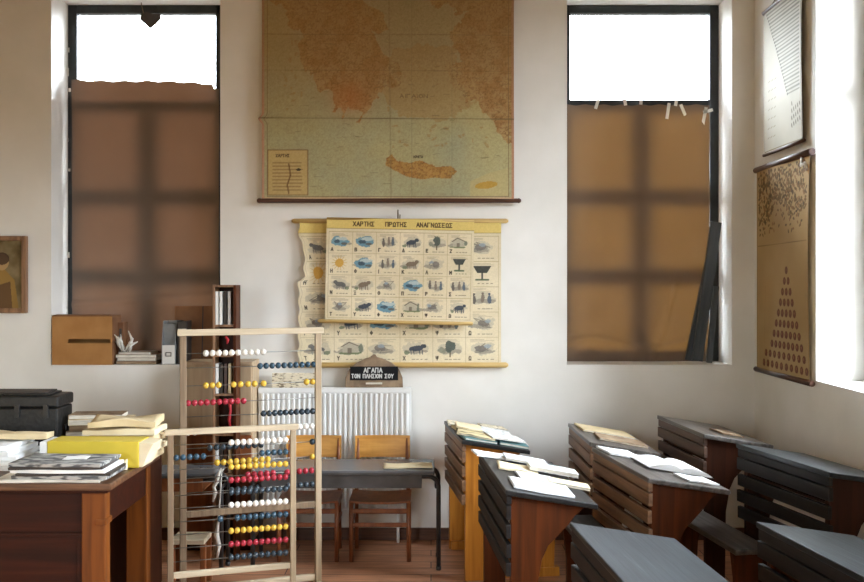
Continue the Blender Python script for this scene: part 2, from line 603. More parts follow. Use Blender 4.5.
        o = bpy.data.objects.new(name, me)
        COL.objects.link(o)
        if parent: o.parent = parent
        return o


# ------------------------------------------------------------------ the setting
def struct(o, label=None):
    o['kind'] = 'structure'
    if label: o['label'] = label
    return o


struct(MB().box(XL - .3, XR + .4, YB - .3, DW + .4, -.1, 0).build('floor', M['floor']), 'reddish brown wooden board floor')
struct(MB().box(XL - .3, XR + .4, YB - .3, DW + .4, ZC, ZC + .1).build('ceiling', M['ceiling']), 'pale ceiling above the room')
struct(MB().box(XL - .25, XL, YB - .25, DW + .3, 0, ZC).build('wall_left', M['plaster_ochre']), 'ochre plaster wall on the left')
b = MB().box(XL, XR, YB - .25, YB, 0, SILL).box(XL, XR, YB - .25, YB, FT, ZC)
xs = [XL, FW_ADDED[0][0], FW_ADDED[0][1], XR]
for i in (0, 2): b.box(xs[i], xs[i + 1], YB - .25, YB, SILL, FT)
struct(b.build('wall_front', M['plaster_ochre']), 'ochre plaster wall behind the viewer')
TH = .3
b = MB()
b.box(XL, XR + TH, DW, DW + TH, 0, SILL).box(XL, XR + TH, DW, DW + TH, WTOP, ZC)
xs = [XL, BW[0][0], BW[0][1], BW[1][0], BW[1][1], XR + TH]
for i in (0, 2, 4): b.box(xs[i], xs[i + 1], DW, DW + TH, SILL, WTOP)
struct(b.build('wall_back', M['plaster']), 'white plaster back wall with two tall windows and hanging charts')
b = MB()
b.box(XR, XR + TH, YB - .25, DW, 0, SILL).box(XR, XR + TH, YB - .25, DW, WTOP, ZC)
ys = sorted([YB - .25, DW] + [v for p in RW for v in p])
for i in range(0, len(ys), 2): b.box(XR, XR + TH, ys[i], ys[i + 1], SILL, WTOP)
for (a_, c_), wt in zip(RW, RT):
    if wt < WTOP: b.box(XR, XR + TH, a_, c_, wt, WTOP)
struct(b.build('wall_right', M['plaster']), 'white plaster right wall with bright deep windows')
struct(MB().box(XL, XR, DW - .018, DW, 0, .075).build('baseboard_back', M['skirt'], bev=.004), 'brown wooden skirting board along the back wall')
struct(MB().box(XR - .018, XR, YB, DW - .018, 0, .075).build('baseboard_right', M['skirt'], bev=.004), 'brown wooden skirting board along the right wall')
struct(MB().box(XL, XL + .018, YB, DW - .018, 0, .075).build('baseboard_left', M['skirt'], bev=.004), 'brown wooden skirting board along the left wall')


def back_window(n, a, b_, label):
    e = thing('window_%d' % n, label, None)
    struct(e)
    y0, y1 = DW + .25, DW + .30
    t = .058
    tr_ = .09 if n == 1 else t
    f = MB().box(a, a + t, y0, y1, SILL, WTOP).box(b_ - tr_, b_, y0, y1, SILL, WTOP)
    f.box(a + t, b_ - t, y0, y1, WTOP - .055, WTOP).box(a + t, b_ - t, y0, y1, SILL, SILL + .09)
    fo = f.build('window_frame', M['frame_dark'], e, bev=.004)
    zt = PZ(103, 5.76)
    MB().box(a + t, b_ - t, y0 + .002, y1, zt - .035, zt + .02).build('transom', M['frame_dark'], e, bev=.003)
    cx = (a + b_) / 2
    MB().box(cx - .065, cx + .065, y0 + .036, y1, SILL + .07, zt - .035).build('mullion', M['frame_dark'], e, bev=.003)
    for z in (2.158, 1.645):
        for u, v in ((a + t, cx - .065), (cx + .065, b_ - t)):
            MB().box(u, v, y0 + .036, y1 - .001, z - .03, z + .075).build('glazing_bar', M['frame_dark'], e, bev=.003)
    zs = [SILL + .07, 1.615, 1.72, 2.128, 2.233, zt - .035]
    MB().box(a + t, b_ - t, y0 + .040, y0 + .044, zt + .02, WTOP - .055).build('glass_pane', M['glass'], e)
    for k in range(3):
        for u, v in ((a + t, cx - .065), (cx + .065, b_ - t)):
            MB().box(u, v, y0 + .042, y0 + .046, zs[2 * k], zs[2 * k + 1]).build('glass_pane', M['glass'], e)
    return e


back_window(1, *BW[0], 'tall dark framed window on the left of the back wall')
back_window(2, *BW[1], 'tall dark framed window on the right of the back wall')


def side_window(n, a, b_, WTOP, label):
    e = struct(thing('window_%d' % n, label, None))
    x0, x1 = XR + .25, XR + .30
    t = .05
    f = MB().box(x0, x1, a, a + t, SILL, WTOP).box(x0, x1, b_ - t, b_, SILL, WTOP)
    f.box(x0, x1, a + t, b_ - t, WTOP - t, WTOP).box(x0, x1, a + t, b_ - t, SILL, SILL + t)
    f.build('window_frame', M['frame_dark'], e, bev=.004)
    MB().box(x0, x1, a + t, b_ - t, WTOP - .80, WTOP - .75).build('transom', M['frame_dark'], e, bev=.003)
    cy = (a + b_) / 2
    MB().box(x0, x1, cy - .02, cy + .02, SILL + t, WTOP - .80).build('mullion', M['frame_dark'], e, bev=.003)
    MB().box(x0 + .02, x0 + .024, a + t, b_ - t, WTOP - .75, WTOP - t).build('glass_pane', M['glass'], e)
    MB().box(x0 + .02, x0 + .024, a + t, cy - .02, SILL + t, WTOP - .80).build('glass_pane', M['glass'], e)
    MB().box(x0 + .02, x0 + .024, cy + .02, b_ - t, SILL + t, WTOP - .80).build('glass_pane', M['glass'], e)


def added_front_window(n, a, b_, label):
    e = struct(thing('window_%d' % n, label, None))
    y0, y1, t = YB - .25, YB - .20, .05
    MB().box(a, a + t, y0, y1, SILL, FT).box(b_ - t, b_, y0, y1, SILL, FT).box(a + t, b_ - t, y0, y1, FT - t, FT).box(a + t, b_ - t, y0, y1, SILL, SILL + t).build('window_frame', M['frame_dark'], e, bev=.004)
    cx = (a + b_) / 2
    MB().box(cx - .02, cx + .02, y0, y1, SILL + t, FT - t).build('mullion', M['frame_dark'], e, bev=.003)
    MB().box(a + t, cx - .02, y0 + .02, y0 + .024, SILL + t, FT - t).build('glass_pane', M['glass'], e)
    MB().box(cx + .02, b_ - t, y0 + .02, y0 + .024, SILL + t, FT - t).build('glass_pane', M['glass'], e)


added_front_window(6, *FW_ADDED[0], 'unseen window added in the wall behind the viewer for its daylight')
for i, (a, b_) in enumerate(RW):
    side_window(3 + i, a, b_, RT[i], ['bright window beside the hanging charts on the right wall', 'second window along the right wall, unseen, added for daylight', 'third window along the right wall, unseen, added for daylight', 'fourth window along the right wall, unseen, added for daylight'][i])


# brown sheets over the panes -----------------------------------------------------
def window_sheet(a, b_, z0, ztop, mt, name, label, seed, fold=None):
    """ragged wrinkled translucent sheet just in front of the frame"""
    rs = np.random.RandomState(seed)
    nx, nz = 90, 150
    xs = np.linspace(a, b_, nx)
    bm = bmesh.new()
    ph = rs.rand(6) * 6
    grid = []
    for j in range(nz):
        row = []
        v = j / (nz - 1)
        for i in range(nx):
            u = i / (nx - 1)
            top = ztop(u)
            z = z0 + (top - z0) * v
            x = xs[i]
            wr = .004 * math.sin(9 * u + 5 * v + ph[0]) + .003 * math.sin(23 * v + 7 * u + ph[1])
            low = max(0, 1 - v * 3.2)
            wr += low * (.010 * math.sin(14 * u + 20 * v + ph[2]) + .007 * math.sin(31 * u - 17 * v + ph[3]))
            d = .030 + wr + (fold(u, v) if fold else 0)
            row.append(bm.verts.new((x, DW + .25 - max(d, .004), z)))
        grid.append(row)
    for j in range(nz - 1):
        for i in range(nx - 1):
            f = bm.faces.new((grid[j][i], grid[j][i + 1], grid[j + 1][i + 1], grid[j + 1][i]))
            f.smooth = True
    me = bpy.data.meshes.new(name)
    bm.to_mesh(me); bm.free()
    me.materials.append(mt)
    o = bpy.data.objects.new(name, me)
    COL.objects.link(o)
    return tag(o, label, 'window paper')


def top_left(u):
    return PZ(80 + 5 * u - 3 * math.sin(u * 3.1) * u, 5.72) + .004 * math.sin(u * 40) - (.03 if u > .965 else 0)


window_sheet(PX(72.5, 5.73), PX(219, 5.72), SILL + .004, top_left, M['sheet_left'], 'window_paper',
             'dark brown paper over the lower panes of the left window, its top edge ragged', 3,
             fold=lambda u, v: .012 * math.exp(-((v - (.20 + .04 * u)) / .012) ** 2))
sh = window_sheet(BW[1][0] + .002, PX(709, 5.73), SILL + .004, lambda u: PZ(105, 5.72) + .004 * math.sin(u * 50), M['sheet'],
                  'window_paper', 'orange brown paper taped over the lower panes of the right window', 5,
                  fold=lambda u, v: .014 * math.exp(-((v - (.07 + .02 * math.sin(u * 8))) / .012) ** 2) + .012 * math.exp(-((u - .62 - v * .5) / .02) ** 2) * (v < .3))
for px, py, ln, an in ((597, 104, 10, .3), (625, 102, 7, -.2), (641, 102, 5, .1), (676, 103, 6, .2), (668, 111, 16, .15), (683, 110, 12, -.4), (704, 118, 22, .2), (708, 111, 10, 1.3)):
    p = P(px, py, 5.715)
    L = ln / 155
    mtx = Matrix.Translation(p) @ Matrix.Rotation(an, 4, 'Y')
    t = MB()
    t.box(-.010, .010, -.0015, .0015, -L / 2, L / 2, mtx)
    t.build('tape_strip', M['tape'], sh)

# torn scrap hanging in the clear pane of the left window
p = P(150, 20, 5.70)
scr = thing('paper_scrap', 'small dark torn paper scrap hanging in the clear top pane of the left window', 'scrap', p)
s_ = 1 / 155
pts = [(-9, 6), (-4, 8), (3, 6), (10, 6), (11, 1), (6, -4), (0, -9), (-5, -4), (-10, 0)]
MB().prism([(u * s_, v * s_) for u, v in pts], -.002, .002, 'y').build('scrap', M['dark_card'], scr)
MB().tube([(-.06, 0, .16), (-.055, 0, .10), (-.04, .001, .035)], .0025, 6).build('thread', M['cord'], scr)

# left-over paint flakes on the left jamb are part of the frame: small chips
for py, hh in ((50, 5), (72, 9), (90, 4), (140, 4), (170, 3), (255, 6)):
    p = P(67 + random.random() * 4, py, 5.745)
    MB().box(-.007, .007, -.002, .002, -hh * .003, hh * .003).build('paint_flake', M['tape'], bpy.data.objects['window_1'], loc=p)

# ------------------------------------------------------------------ wall map
PINK, CREAM = (196, 156, 128), (206, 186, 140)


def mp_(px, py):          # pixel on the photographed map -> map metres
    return ((px - 262) / 162.1, (200 - py) / 162.1)


W_, H_ = 252 / 162.1, 1.34
c = Canvas(W_, H_, .0042, (182, 176, 132))
n1 = c.noise(.30, 1, 4); n2 = c.noise(.05, 2, 4); n3 = c.noise(.018, 3, 3)
c.a += (n1[..., None] - .5) * np.array([26, 12, -14])
jit = ((c.noise(.06, 8, 4) - .5) * .11, (c.noise(.06, 9, 4) - .5) * .11)
land = (184, 152, 98)
main = [(276, -30), (272, 0), (284, 10), (292, 24), (302, 40), (300, 62), (306, 72), (318, 88), (330, 92), (334, 108), (346, 116), (352, 108), (360, 118), (368, 112), (372, 98), (384, 92), (396, 84), (404, 72), (392, 58), (380, 50), (372, 34), (388, 26), (380, 10), (366, 2), (370, -30)]
anat = [(520, -30), (520, 150), (508, 138), (498, 128), (484, 112), (466, 100), (452, 84), (446, 66), (462, 60), (450, 44), (458, 26), (470, 14), (440, 6), (410, -4), (370, -6), (370, -30)]
top = [(280, -40), (280, -4), (520, -4), (520, -40)]
lm = np.zeros_like(c.X)
for pl in (main, anat, top):
    s, ins = c.poly([mp_(*p) for p in pl], land, 1, jit)
    lm[s] = np.maximum(lm[s], ins)
# aegean tinted area and islands
s, ins = c.poly([mp_(*p) for p in ((392, 50), (452, 44), (470, 110), (440, 122), (400, 118), (384, 92))], (178, 156, 106), .9, jit)
rs = np.random.RandomState(4)
for k in range(70):
    x, y = rs.uniform(385, 505), rs.uniform(60, 150)
    if rs.rand() < .25: x, y = rs.uniform(284, 305), rs.uniform(40, 110)
    u, v = mp_(x, y)
    c.ell(u, v, rs.uniform(.006, .022), rs.uniform(.004, .010), (170, 140, 90), .6, rs.uniform(0, 3))
crete = [(386, 158), (392, 154), (396, 160), (410, 162), (424, 160), (436, 166), (450, 166), (458, 172), (452, 178), (436, 178), (420, 180), (408, 176), (394, 170), (386, 166)]
s, ins = c.poly([mp_(*p) for p in crete], (186, 142, 74), .95, (jit[0] * .25, jit[1] * .25))
lm[s] = np.maximum(lm[s], ins)
# relief on land
rel = np.clip((n2 - .42) * 4, 0, 1) * lm
c.a = c.a * (1 - .38 * rel[..., None]) + np.array((150, 92, 44)) * (.38 * rel[..., None])
rid = np.clip(1 - np.abs(n3 - .5) * 12, 0, 1) * np.clip(lm + .28, 0, 1)
c.a = c.a * (1 - .5 * rid[..., None]) + np.array((104, 66, 36)) * (.5 * rid[..., None])
pel = np.exp(-(((c.X - mp_(349, 96)[0]) / .11) ** 2 + ((c.Y - mp_(349, 96)[1]) / .11) ** 2))
c.a = c.a * (1 - .45 * pel[..., None]) + np.array((196, 112, 58)) * (.45 * pel[..., None])
for k in range(90):   # sea lettering and lines
    x, y = rs.uniform(285, 500), rs.uniform(40, 190)
    u, v = mp_(x, y)
    c.line((u, v), (u + rs.uniform(.01, .05), v + rs.uniform(-.008, .008)), .004, (104, 92, 64), .4)
# sea grid lines
for px in (338, 374, 412, 452):
    c.line(mp_(px, -20), mp_(px, 198), .003, (120, 118, 88), .35)
# inset boxes
x0, y0 = mp_(268, 195); x1, y1 = mp_(308, 150)
c.rect(x0, y0, x1, y1, (202, 176, 116)); c.path([(x0, y0), (x1, y0), (x1, y1), (x0, y1), (x0, y0)], .005, (130, 100, 64), .8)
c.text('ΧΑΡΤΗΣ', x0 + .05, y1 - .045, .018, .004, (84, 64, 44))
for k in range(9): c.line((x0 + .03, y0 + .03 + k * .021), (x1 - .03 - .02 * rs.rand(), y0 + .03 + k * .021), .006, (140, 112, 72), .6)
c.path([(x0 + .13, y0 + .01), (x0 + .12, y0 + .06), (x0 + .14, y0 + .12), (x0 + .13, y0 + .19)], .009, (110, 80, 48), .8)
c.ell(x0 + .19, y0 + .155, .014, .009, (70, 58, 40))
x0, y0 = mp_(470, 196); x1, y1 = mp_(509, 168)
c.poly([(x0, y0), (x1, y0), (x1, y1), (x0 + .12, y1 - .03), (x0, y0 + .09)], (190, 176, 124))
c.ell((x0 + x1) / 2 - .02, (y0 + y1) / 2 - .02, .07, .022, (190, 150, 62), .9, .12)
c.text('ΚΡΗΤΗ', *mp_(414, 158), .014, .004, (74, 62, 44))
c.text('ΑΙΓΑΙΟΝ', *mp_(400, 98), .022, .004, (96, 78, 52), .7, 1.5)
# border
bw = .014
c.rect(0, 0, W_, bw, (200, 170, 132)); c.rect(0, 0, bw, H_, (196, 150, 122)); c.rect(W_ - bw, 0, W_, H_, (190, 142, 112))
c.path([(.032, .02), (.032, H_)], .004, (120, 92, 66), .8)
c.path([(W_ - .034, .02), (W_ - .034, H_)], .004, (120, 92, 66), .8)
c.path([(.032, .022), (W_ - .034, .022)], .004, (120, 92, 66), .8)
# creases, age
for yy, al in ((mp_(0, 118)[1], .6), (mp_(0, 34)[1], .35), (mp_(0, 70)[1], .25)):
    c.line((0, yy), (W_, yy - .008), .006, (98, 84, 56), al)
c.line((mp_(391, 0)[0], 0), (mp_(389, 0)[0], H_), .010, (120, 104, 72), .3)
age = c.noise(.5, 14, 3)
c.a *= (1 - .10 * age[..., None])
ft = np.clip((c.Y - .38) / .55, 0, 1)[..., None]     # upper half browned: old varnish plus shade painted into the colour
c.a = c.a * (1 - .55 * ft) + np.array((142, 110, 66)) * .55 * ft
c.a += (c.noise(.006, 21, 1)[..., None] - .5) * 14
mx0 = PX(262, 5.462); mz0 = PZ(200, 5.462)
wm = thing('wall_map', 'large browned relief map of Greece hanging on the back wall between the windows', 'map', (mx0, 5.462, mz0))
wave = .006 * np.sin(c.X * 5) * np.sin(c.Y * 4 + 1) + .004 * np.exp(-((c.Y - mp_(0, 118)[1]) / .01) ** 2) + .004


def medge(X, Z):
    k = np.exp(-((Z - mp_(0, 119)[1]) / .02) ** 2)
    return X - .022 * k * np.clip(1 - X / .3, 0, 1), Z


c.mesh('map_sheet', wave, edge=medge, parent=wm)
xa, xb = PX(257, 5.46) - mx0, PX(521, 5.46) - mx0
MB().tube([(xa, 0, -.004), (xa + .012, 0, -.004), (xa + .02, 0, -.004), (xb - .02, 0, -.004), (xb - .012, 0, -.004), (xb, 0, -.004)], [.009, .016, .014, .014, .016, .009], 12).build('bottom_rod', M['rod_dark'], wm)
MB().tube([(xa, 0, H_), (xb, 0, H_)], .014, 12).build('top_rod', M['rod_dark'], wm)
MB().tube([(.3, 0, H_ + .01), (W_ / 2, .02, H_ + .12), (W_ - .3, 0, H_ + .01)], .003, 6).build('hanging_cord', M['cord'], wm)

# ------------------------------------------------------------------ alphabet charts
PAPER = (224, 210, 176)
INK = (84, 74, 62)


def picture(c, x0, y0, x1, y1, kind, seed, letter=None):
    r = np.random.RandomState(seed + 100)
    w_, h_ = x1 - x0, y1 - y0
    cx, cy = (x0 + x1) / 2 + r.uniform(-.05, .05) * w_, (y0 + y1) / 2 + h_ * .06
    grey = [(146, 138, 124), (158, 150, 136), (132, 130, 124)][seed % 3]
    if kind not in ('sun', 'cup'):
        c.blob(cx, cy, w_ * .40, h_ * .26, (196, 186, 160), .8)
        c.blob(cx + r.uniform(-.2, .2) * w_, cy - h_ * .12, w_ * .34, h_ * .10, grey, .7)
    if kind == 'sea':
        blue = [(110, 148, 162), (84, 128, 146), (126, 156, 166)][seed % 3]
        c.blob(cx, cy, w_ * .42, h_ * .27, blue, .95)
        c.blob(cx + w_ * .1, cy + h_ * .13, w_ * .3, h_ * .09, (186, 196, 192), .9)
        c.blob(cx - w_ * .12, cy - h_ * .02, w_ * .16, h_ * .10, (70, 86, 96), .9)
        c.blob(cx + w_ * .2, cy - h_ * .12, w_ * .15, h_ * .06, (96, 90, 84), .8)
    elif kind == 'animal':
        col = [(88, 80, 74), (122, 106, 88), (104, 102, 98), (70, 76, 84)][seed % 4]
        sg = 1 if seed % 2 else -1
        c.blob(cx, cy, w_ * .24, h_ * .12, col, .95, .15 * sg, .6)
        c.blob(cx + sg * w_ * .24, cy + h_ * .11, w_ * .09, h_ * .09, col, .95, 0, .5)
        for k in (-.18, -.09, .1, .19):
            c.line((cx + w_ * k, cy), (cx + w_ * (k + .02), cy - h_ * .24), .005, col, .9)
        c.blob(cx - sg * w_ * .3, cy - h_ * .18, w_ * .1, h_ * .08, (112, 122, 96), .8)
    elif kind == 'tree':
        c.line((cx, cy - h_ * .35), (cx, cy), .007, (92, 78, 60))
        c.blob(cx, cy + h_ * .10, w_ * .17, h_ * .24, [(84, 92, 84), (98, 106, 88), (66, 78, 92)][seed % 3], .95)
        c.blob(cx - w_ * .26, cy - h_ * .08, w_ * .12, h_ * .13, (134, 134, 116), .8)
    elif kind == 'sun':
        for k in range(14):
            a = k * 2 * PI / 14
            c.line((cx, cy), (cx + math.cos(a) * w_ * .34, cy + math.sin(a) * w_ * .34), .004, (204, 170, 104), .8)
        c.blob(cx, cy, w_ * .2, w_ * .2, (208, 162, 78), 1, 0, .3)
    elif kind == 'cup':
        c.poly([(cx - w_ * .3, cy + h_ * .3), (cx + w_ * .3, cy + h_ * .3), (cx + w_ * .16, cy), (cx - w_ * .16, cy)], (70, 72, 66))
        c.line((cx, cy), (cx, cy - h_ * .28), .010, (70, 72, 66))
        c.line((cx - w_ * .2, cy - h_ * .3), (cx + w_ * .2, cy - h_ * .3), .010, (92, 104, 76))
    elif kind == 'figures':
        for k in range(3):
            xx = x0 + w_ * (.25 + .25 * k) + r.uniform(-.04, .04) * w_
            hh = h_ * r.uniform(-.05, .05)
            col = [(100, 92, 86), (128, 114, 100), (88, 98, 110)][(seed + k) % 3]
            c.ell(xx, cy + h_ * .18 + hh, w_ * .04, h_ * .055, col)
            c.blob(xx, cy - h_ * .04 + hh, w_ * .065, h_ * .18, col, .9, 0, .6)
    elif kind == 'house':
        c.blob(cx, cy - h_ * .2, w_ * .36, h_ * .06, (112, 122, 86), .9)
        c.poly([(cx - w_ * .26, cy - h_ * .18), (cx - w_ * .26, cy + h_ * .1), (cx - w_ * .05, cy + h_ * .26), (cx + w_ * .24, cy + h_ * .12), (cx + w_ * .24, cy - h_ * .18)], (182, 172, 150), .9)
        c.path([(cx - w_ * .30, cy + h_ * .08), (cx - w_ * .05, cy + h_ * .27), (cx + w_ * .28, cy + h_ * .1)], .006, INK, .7)
        c.rect(cx - w_ * .1, cy - h_ * .2, cx + w_ * .04, cy + h_ * .02, (116, 104, 88), .8)
        c.blob(cx + w_ * .32, cy, w_ * .07, h_ * .16, (104, 112, 96), .8)
    elif kind == 'scribble':
        p = [(cx + r.uniform(-.32, .32) * w_, cy + r.uniform(-.22, .25) * h_) for _ in range(8)]
        c.path(p, .0045, (124, 116, 104), .7)
        c.blob(cx + r.uniform(-.1, .1) * w_, cy, w_ * .17, h_ * .13, (118, 112, 104), .85)
        c.blob(cx + r.uniform(-.25, .25) * w_, cy + h_ * .1, w_ * .1, h_ * .08, (150, 160, 166), .8)
    for k in range(3):     # small print
        c.line((x0 + w_ * .12, y1 - h_ * (.05 + .05 * k)), (x0 + w_ * r.uniform(.4, .9), y1 - h_ * (.05 + .05 * k)), .003, (150, 136, 112), .55)
    for k in range(4):
        xx = x0 + w_ * (.36 + .14 * k)
        c.line((xx, y0 + h_ * .10), (xx + w_ * r.uniform(.04, .1), y0 + h_ * .10), .005, (112, 102, 86), .6)
    if letter: c.text(letter, x0 + w_ * .07, y0 + h_ * .07, h_ * .16, .0055, (78, 68, 56))


def alphabet_canvas(W, H, cols, rows, head, kinds, letters, title):
    c = Canvas(W, H, .0026, PAPER)
    c.a += (c.noise(.25, 5, 3)[..., None] - .5) * np.array([26, 28, 34])
    c.rect(0, H - head, W, H, (222, 196, 110), .9)
    c.line((0, H - head), (W, H - head), .004, (150, 126, 76), .8)
    mg = .015
    cw, ch = (W - 2 * mg) / cols, (H - head - .02 - mg) / rows
    k = 0
    for r_ in range(rows):
        for q in range(cols):
            x0 = mg + q * cw; y1 = H - head - .02 - r_ * ch
            picture(c, x0 + .006, y1 - ch + .006, x0 + cw - .006, y1 - .006, kinds[k % len(kinds)], k * 3 + cols, letters[k] if k < len(letters) else None)
            k += 1
    for q in range(cols + 1): c.line((mg + q * cw, mg), (mg + q * cw, H - head - .02), .003, (168, 148, 108), .7)
    for r_ in range(rows + 1): c.line((mg, mg + r_ * ch), (W - mg, mg + r_ * ch), .003, (168, 148, 108), .7)
    if title:
        x = W * .17
        for wd, xx in zip(title.split(), (W * .18, W * .40, W * .61)):
            c.text(wd, xx, H - head + head * .28, head * .40, .0062, (92, 72, 44), 1, .95)
    c.a += (c.noise(.005, 30, 1)[..., None] - .5) * 12
    return c


ABC = 'ΑΒΓΔΕΖΗΘΙΚΛΜΝΞΟΠΡΣΤΥΦΧΨΩ'
# large chart behind
d = 5.475
bx0, bx1, bz0, bz1 = PX(299, d), PX(501, d), PZ(365, d), PZ(221, d)
c = alphabet_canvas(bx1 - bx0, bz1 - bz0, 6, 5, .075, ['animal', 'house', 'scribble', 'animal', 'tree', 'scribble', 'sun', 'animal', 'tree', 'figures', 'house', 'cup', 'scribble', 'tree', 'animal', 'sea', 'house', 'figures', 'scribble', 'animal', 'sea', 'house', 'figures', 'scribble'],
                    list('ΑΒΓΔΕΖΗΘΙΚΛΜΝΞΟΠΡΣ') + list('ΤΥΦΧΨΩ') * 2, None)
# rows 4 and 5: lower row carries the letters seen along the bottom
ch = thing('alphabet_chart', 'large yellowed picture alphabet chart hanging behind the smaller chart, its left edge curled', 'wall chart', (bx0, d, bz0))
Wc, Hc = c.W, c.H


def cedge(X, Z):
    k = np.clip(1 - X / .16, 0, 1)
    sh_ = .07 * np.clip((Z - Hc * .58) / .03, 0, 1) * np.clip((Hc * .90 - Z) / .1, 0, 1)
    return X + k * sh_ * .5 + k * .006 * np.sin(Z * 60), Z


disp = .004 + .005 * np.sin(c.X * 9) * np.sin(c.Y * 5) + .012 * np.clip(1 - c.X / .12, 0, 1) * (1 + np.sin(c.Y * 14)) * .6
c.mesh('chart_sheet', np.clip(disp, .002, .022), edge=cedge, parent=ch)
MB().tube([(-.045, 0, Hc), (-.03, 0, Hc), (Wc + .03, 0, Hc), (Wc + .045, 0, Hc)], [.008, .015, .015, .008], 12).build('top_rod', M['rod_yellow'], ch)
MB().tube([(-.02, 0, 0), (-.005, 0, 0), (Wc + .03, 0, 0), (Wc + .045, 0, 0)], [.008, .017, .017, .008], 12).build('bottom_rod', M['rod_yellow'], ch)
MB().tube([(PX(398, d) - bx0, -.005, Hc + .008), (PX(398, d) - bx0, -.003, Hc + .07)], .005, 6).build('hanging_cord', M['cord'], ch)
# small chart in front
d = 5.43
sx0, sx1, sz0, sz1 = PX(325, d), PX(472.5, d), PZ(320, d), PZ(218, d)
kinds = ['scribble', 'sea', 'figures', 'animal', 'tree', 'house', 'sun', 'sea', 'figures', 'animal', 'scribble', 'cup', 'animal', 'animal', 'scribble', 'sea', 'figures', 'figures', 'scribble', 'animal', 'sea', 'house', 'sun', 'animal']
kinds[0] = 'sea'; kinds[22] = 'scribble'; kinds[12] = 'animal'
c = alphabet_canvas(sx1 - sx0, sz1 - sz0, 6, 4, .062, kinds, ABC, 'ΧΑΡΤΗΣ ΠΡΩΤΗΣ ΑΝΑΓΝΩΣΕΩΣ')
ch = thing('alphabet_chart', 'smaller picture chart with a yellow title strip, in front of the larger chart', 'wall chart', (sx0, d, sz0), rot=(0, .018, 0))
c.mesh('chart_sheet', .004 + .004 * np.sin(c.X * 8 + 1) * np.sin(c.Y * 7), parent=ch)
MB().tube([(-.045, 0, -.006), (-.03, 0, -.006), (c.W - .005, 0, -.006), (c.W + .004, 0, -.006)], [.006, .012, .012, .006], 12).build('bottom_rod', M['rod_yellow'], ch)
MB().tube([(0, 0.006, c.H - .004), (c.W, 0.006, c.H - .004)], .009, 12).build('top_rod', M['rod_yellow'], ch)
MB().tube([(PX(398, d) - sx0, .004, c.H), (PX(398, d) - sx0, .012, c.H + .03)], .004, 6).build('hanging_cord', M['cord'], ch)

# ------------------------------------------------------------------ charts on the right wall
xw = XR - .028
yf, yn = 5.25, 4.72
c = Canvas(yf - yn, .84, .003, (178, 172, 154))
c.a += (c.noise(.2, 6, 3)[..., None] - .5) * np.array([24, 26, 30])
rs = np.random.RandomState(9)
for k in range(26):
    v = .81 - k * .021
    u0 = .05 + k * .012
    c.line((u0, v), (.50, v + .0), .007 if k % 3 else .011, (84, 82, 74), .6)
    c.ell(u0 - .01, v, .007, .007, (70, 66, 58), .8)
for k in range(16):
    c.ell(.40 + .025 * (k % 5), .10 + .04 * (k // 5) + .006 * (k % 5), .006, .014, (84, 78, 66), .8, .3)
for k in range(7):
    for q in range(3): c.line((.06 + q * .045, .08 + k * .055), (.085 + q * .045, .085 + k * .055), .006, (128, 118, 98), .7)
c.path([(.008, .008), (.522, .008), (.522, .832), (.008, .832), (.008, .008)], .006, (120, 104, 78), .9)
t = thing('number_chart', 'pale hanging chart of printed rows, the upper one on the right wall', 'wall chart', (xw, yf, PZ(158, 5.27) + .02), rotz=-PI / 2)
c.mesh('chart_sheet', .005 + .004 * np.sin(c.X * 8) * np.cos(c.Y * 6), parent=t)
MB().tube([(-.02, 0, -.005), (c.W + .02, 0, -.005)], .010, 10).build('bottom_rod', M['rod_dark'], t)
MB().tube([(-.02, 0, c.H), (c.W + .02, 0, c.H)], .014, 10).build('top_rod', M['rod_dark'], t)
MB().tube([(.1, 0, c.H + .01), (c.W / 2, .02, c.H + .1), (c.W - .1, 0, c.H + .01)], .003, 6).build('hanging_cord', M['cord'], t)

yf, yn = 5.37, 4.63
z0, z1 = PZ(368, 5.40), PZ(169, 5.40) - .01
c = Canvas(yf - yn, z1 - z0, .0035, (170, 142, 96))
c.a += (c.noise(.3, 7, 3)[..., None] - .5) * np.array([30, 30, 30])
Wl, Hl = c.W, c.H
for i in range(10):
    zc = .05 + i * .060
    n = 10 - i
    for k in range(n):
        u = Wl * .60 + (k - (n - 1) / 2) * .056
        if i < 2: u = Wl * .56 + (k - (n - 1) / 2) * .064
        if 0.03 < u < Wl - .03:
            c.ell(u, zc, .021, .022, (100, 58, 40), .95)
            c.ell(u - .005, zc + .003, .004, .009, (170, 120, 84), .8)
for k in range(760):
    u = rs.uniform(.03, Wl - .03); v = rs.uniform(.80, Hl - .03)
    env = .5 + .5 * math.sin(u * 14)
    if v < .98 - .12 * env and rs.rand() < .8: continue
    c.ell(u, v, .007, .013, [(104, 84, 48), (126, 92, 54), (90, 74, 48)][k % 3], .8, rs.uniform(0, 3))
c.line((.02, .74), (Wl - .02, .745), .005, (120, 98, 66), .7)
c.line((.13, .02), (.13, .5), .004, (140, 112, 76), .5)
c.path([(.01, .01), (Wl - .01, .01), (Wl - .01, Hl - .01), (.01, Hl - .01), (.01, .01)], .006, (124, 96, 66), .8)
t = thing('counting_chart', 'brown chart with a pyramid of dots, the lower one on the right wall', 'wall chart', (xw, yf, z0), rotz=-PI / 2)
c.mesh('chart_sheet', .005 + .005 * np.sin(c.X * 7) * np.cos(c.Y * 5), parent=t)
MB().tube([(-.03, 0, -.005), (Wl + .03, 0, -.005)], .016, 10).build('bottom_rod', M['rod_dark'], t)
MB().tube([(-.03, 0, Hl), (Wl + .03, 0, Hl)], .018, 10).build('top_rod', M['rod_dark'], t)
MB().tube([(Wl * .88, -.004, Hl - .01), (Wl * .90, -.014, Hl - .06), (Wl * .95, -.012, Hl - .05), (Wl * .97, -.004, Hl - .09)], .008, 8).build('ribbon', M['strap'], t)

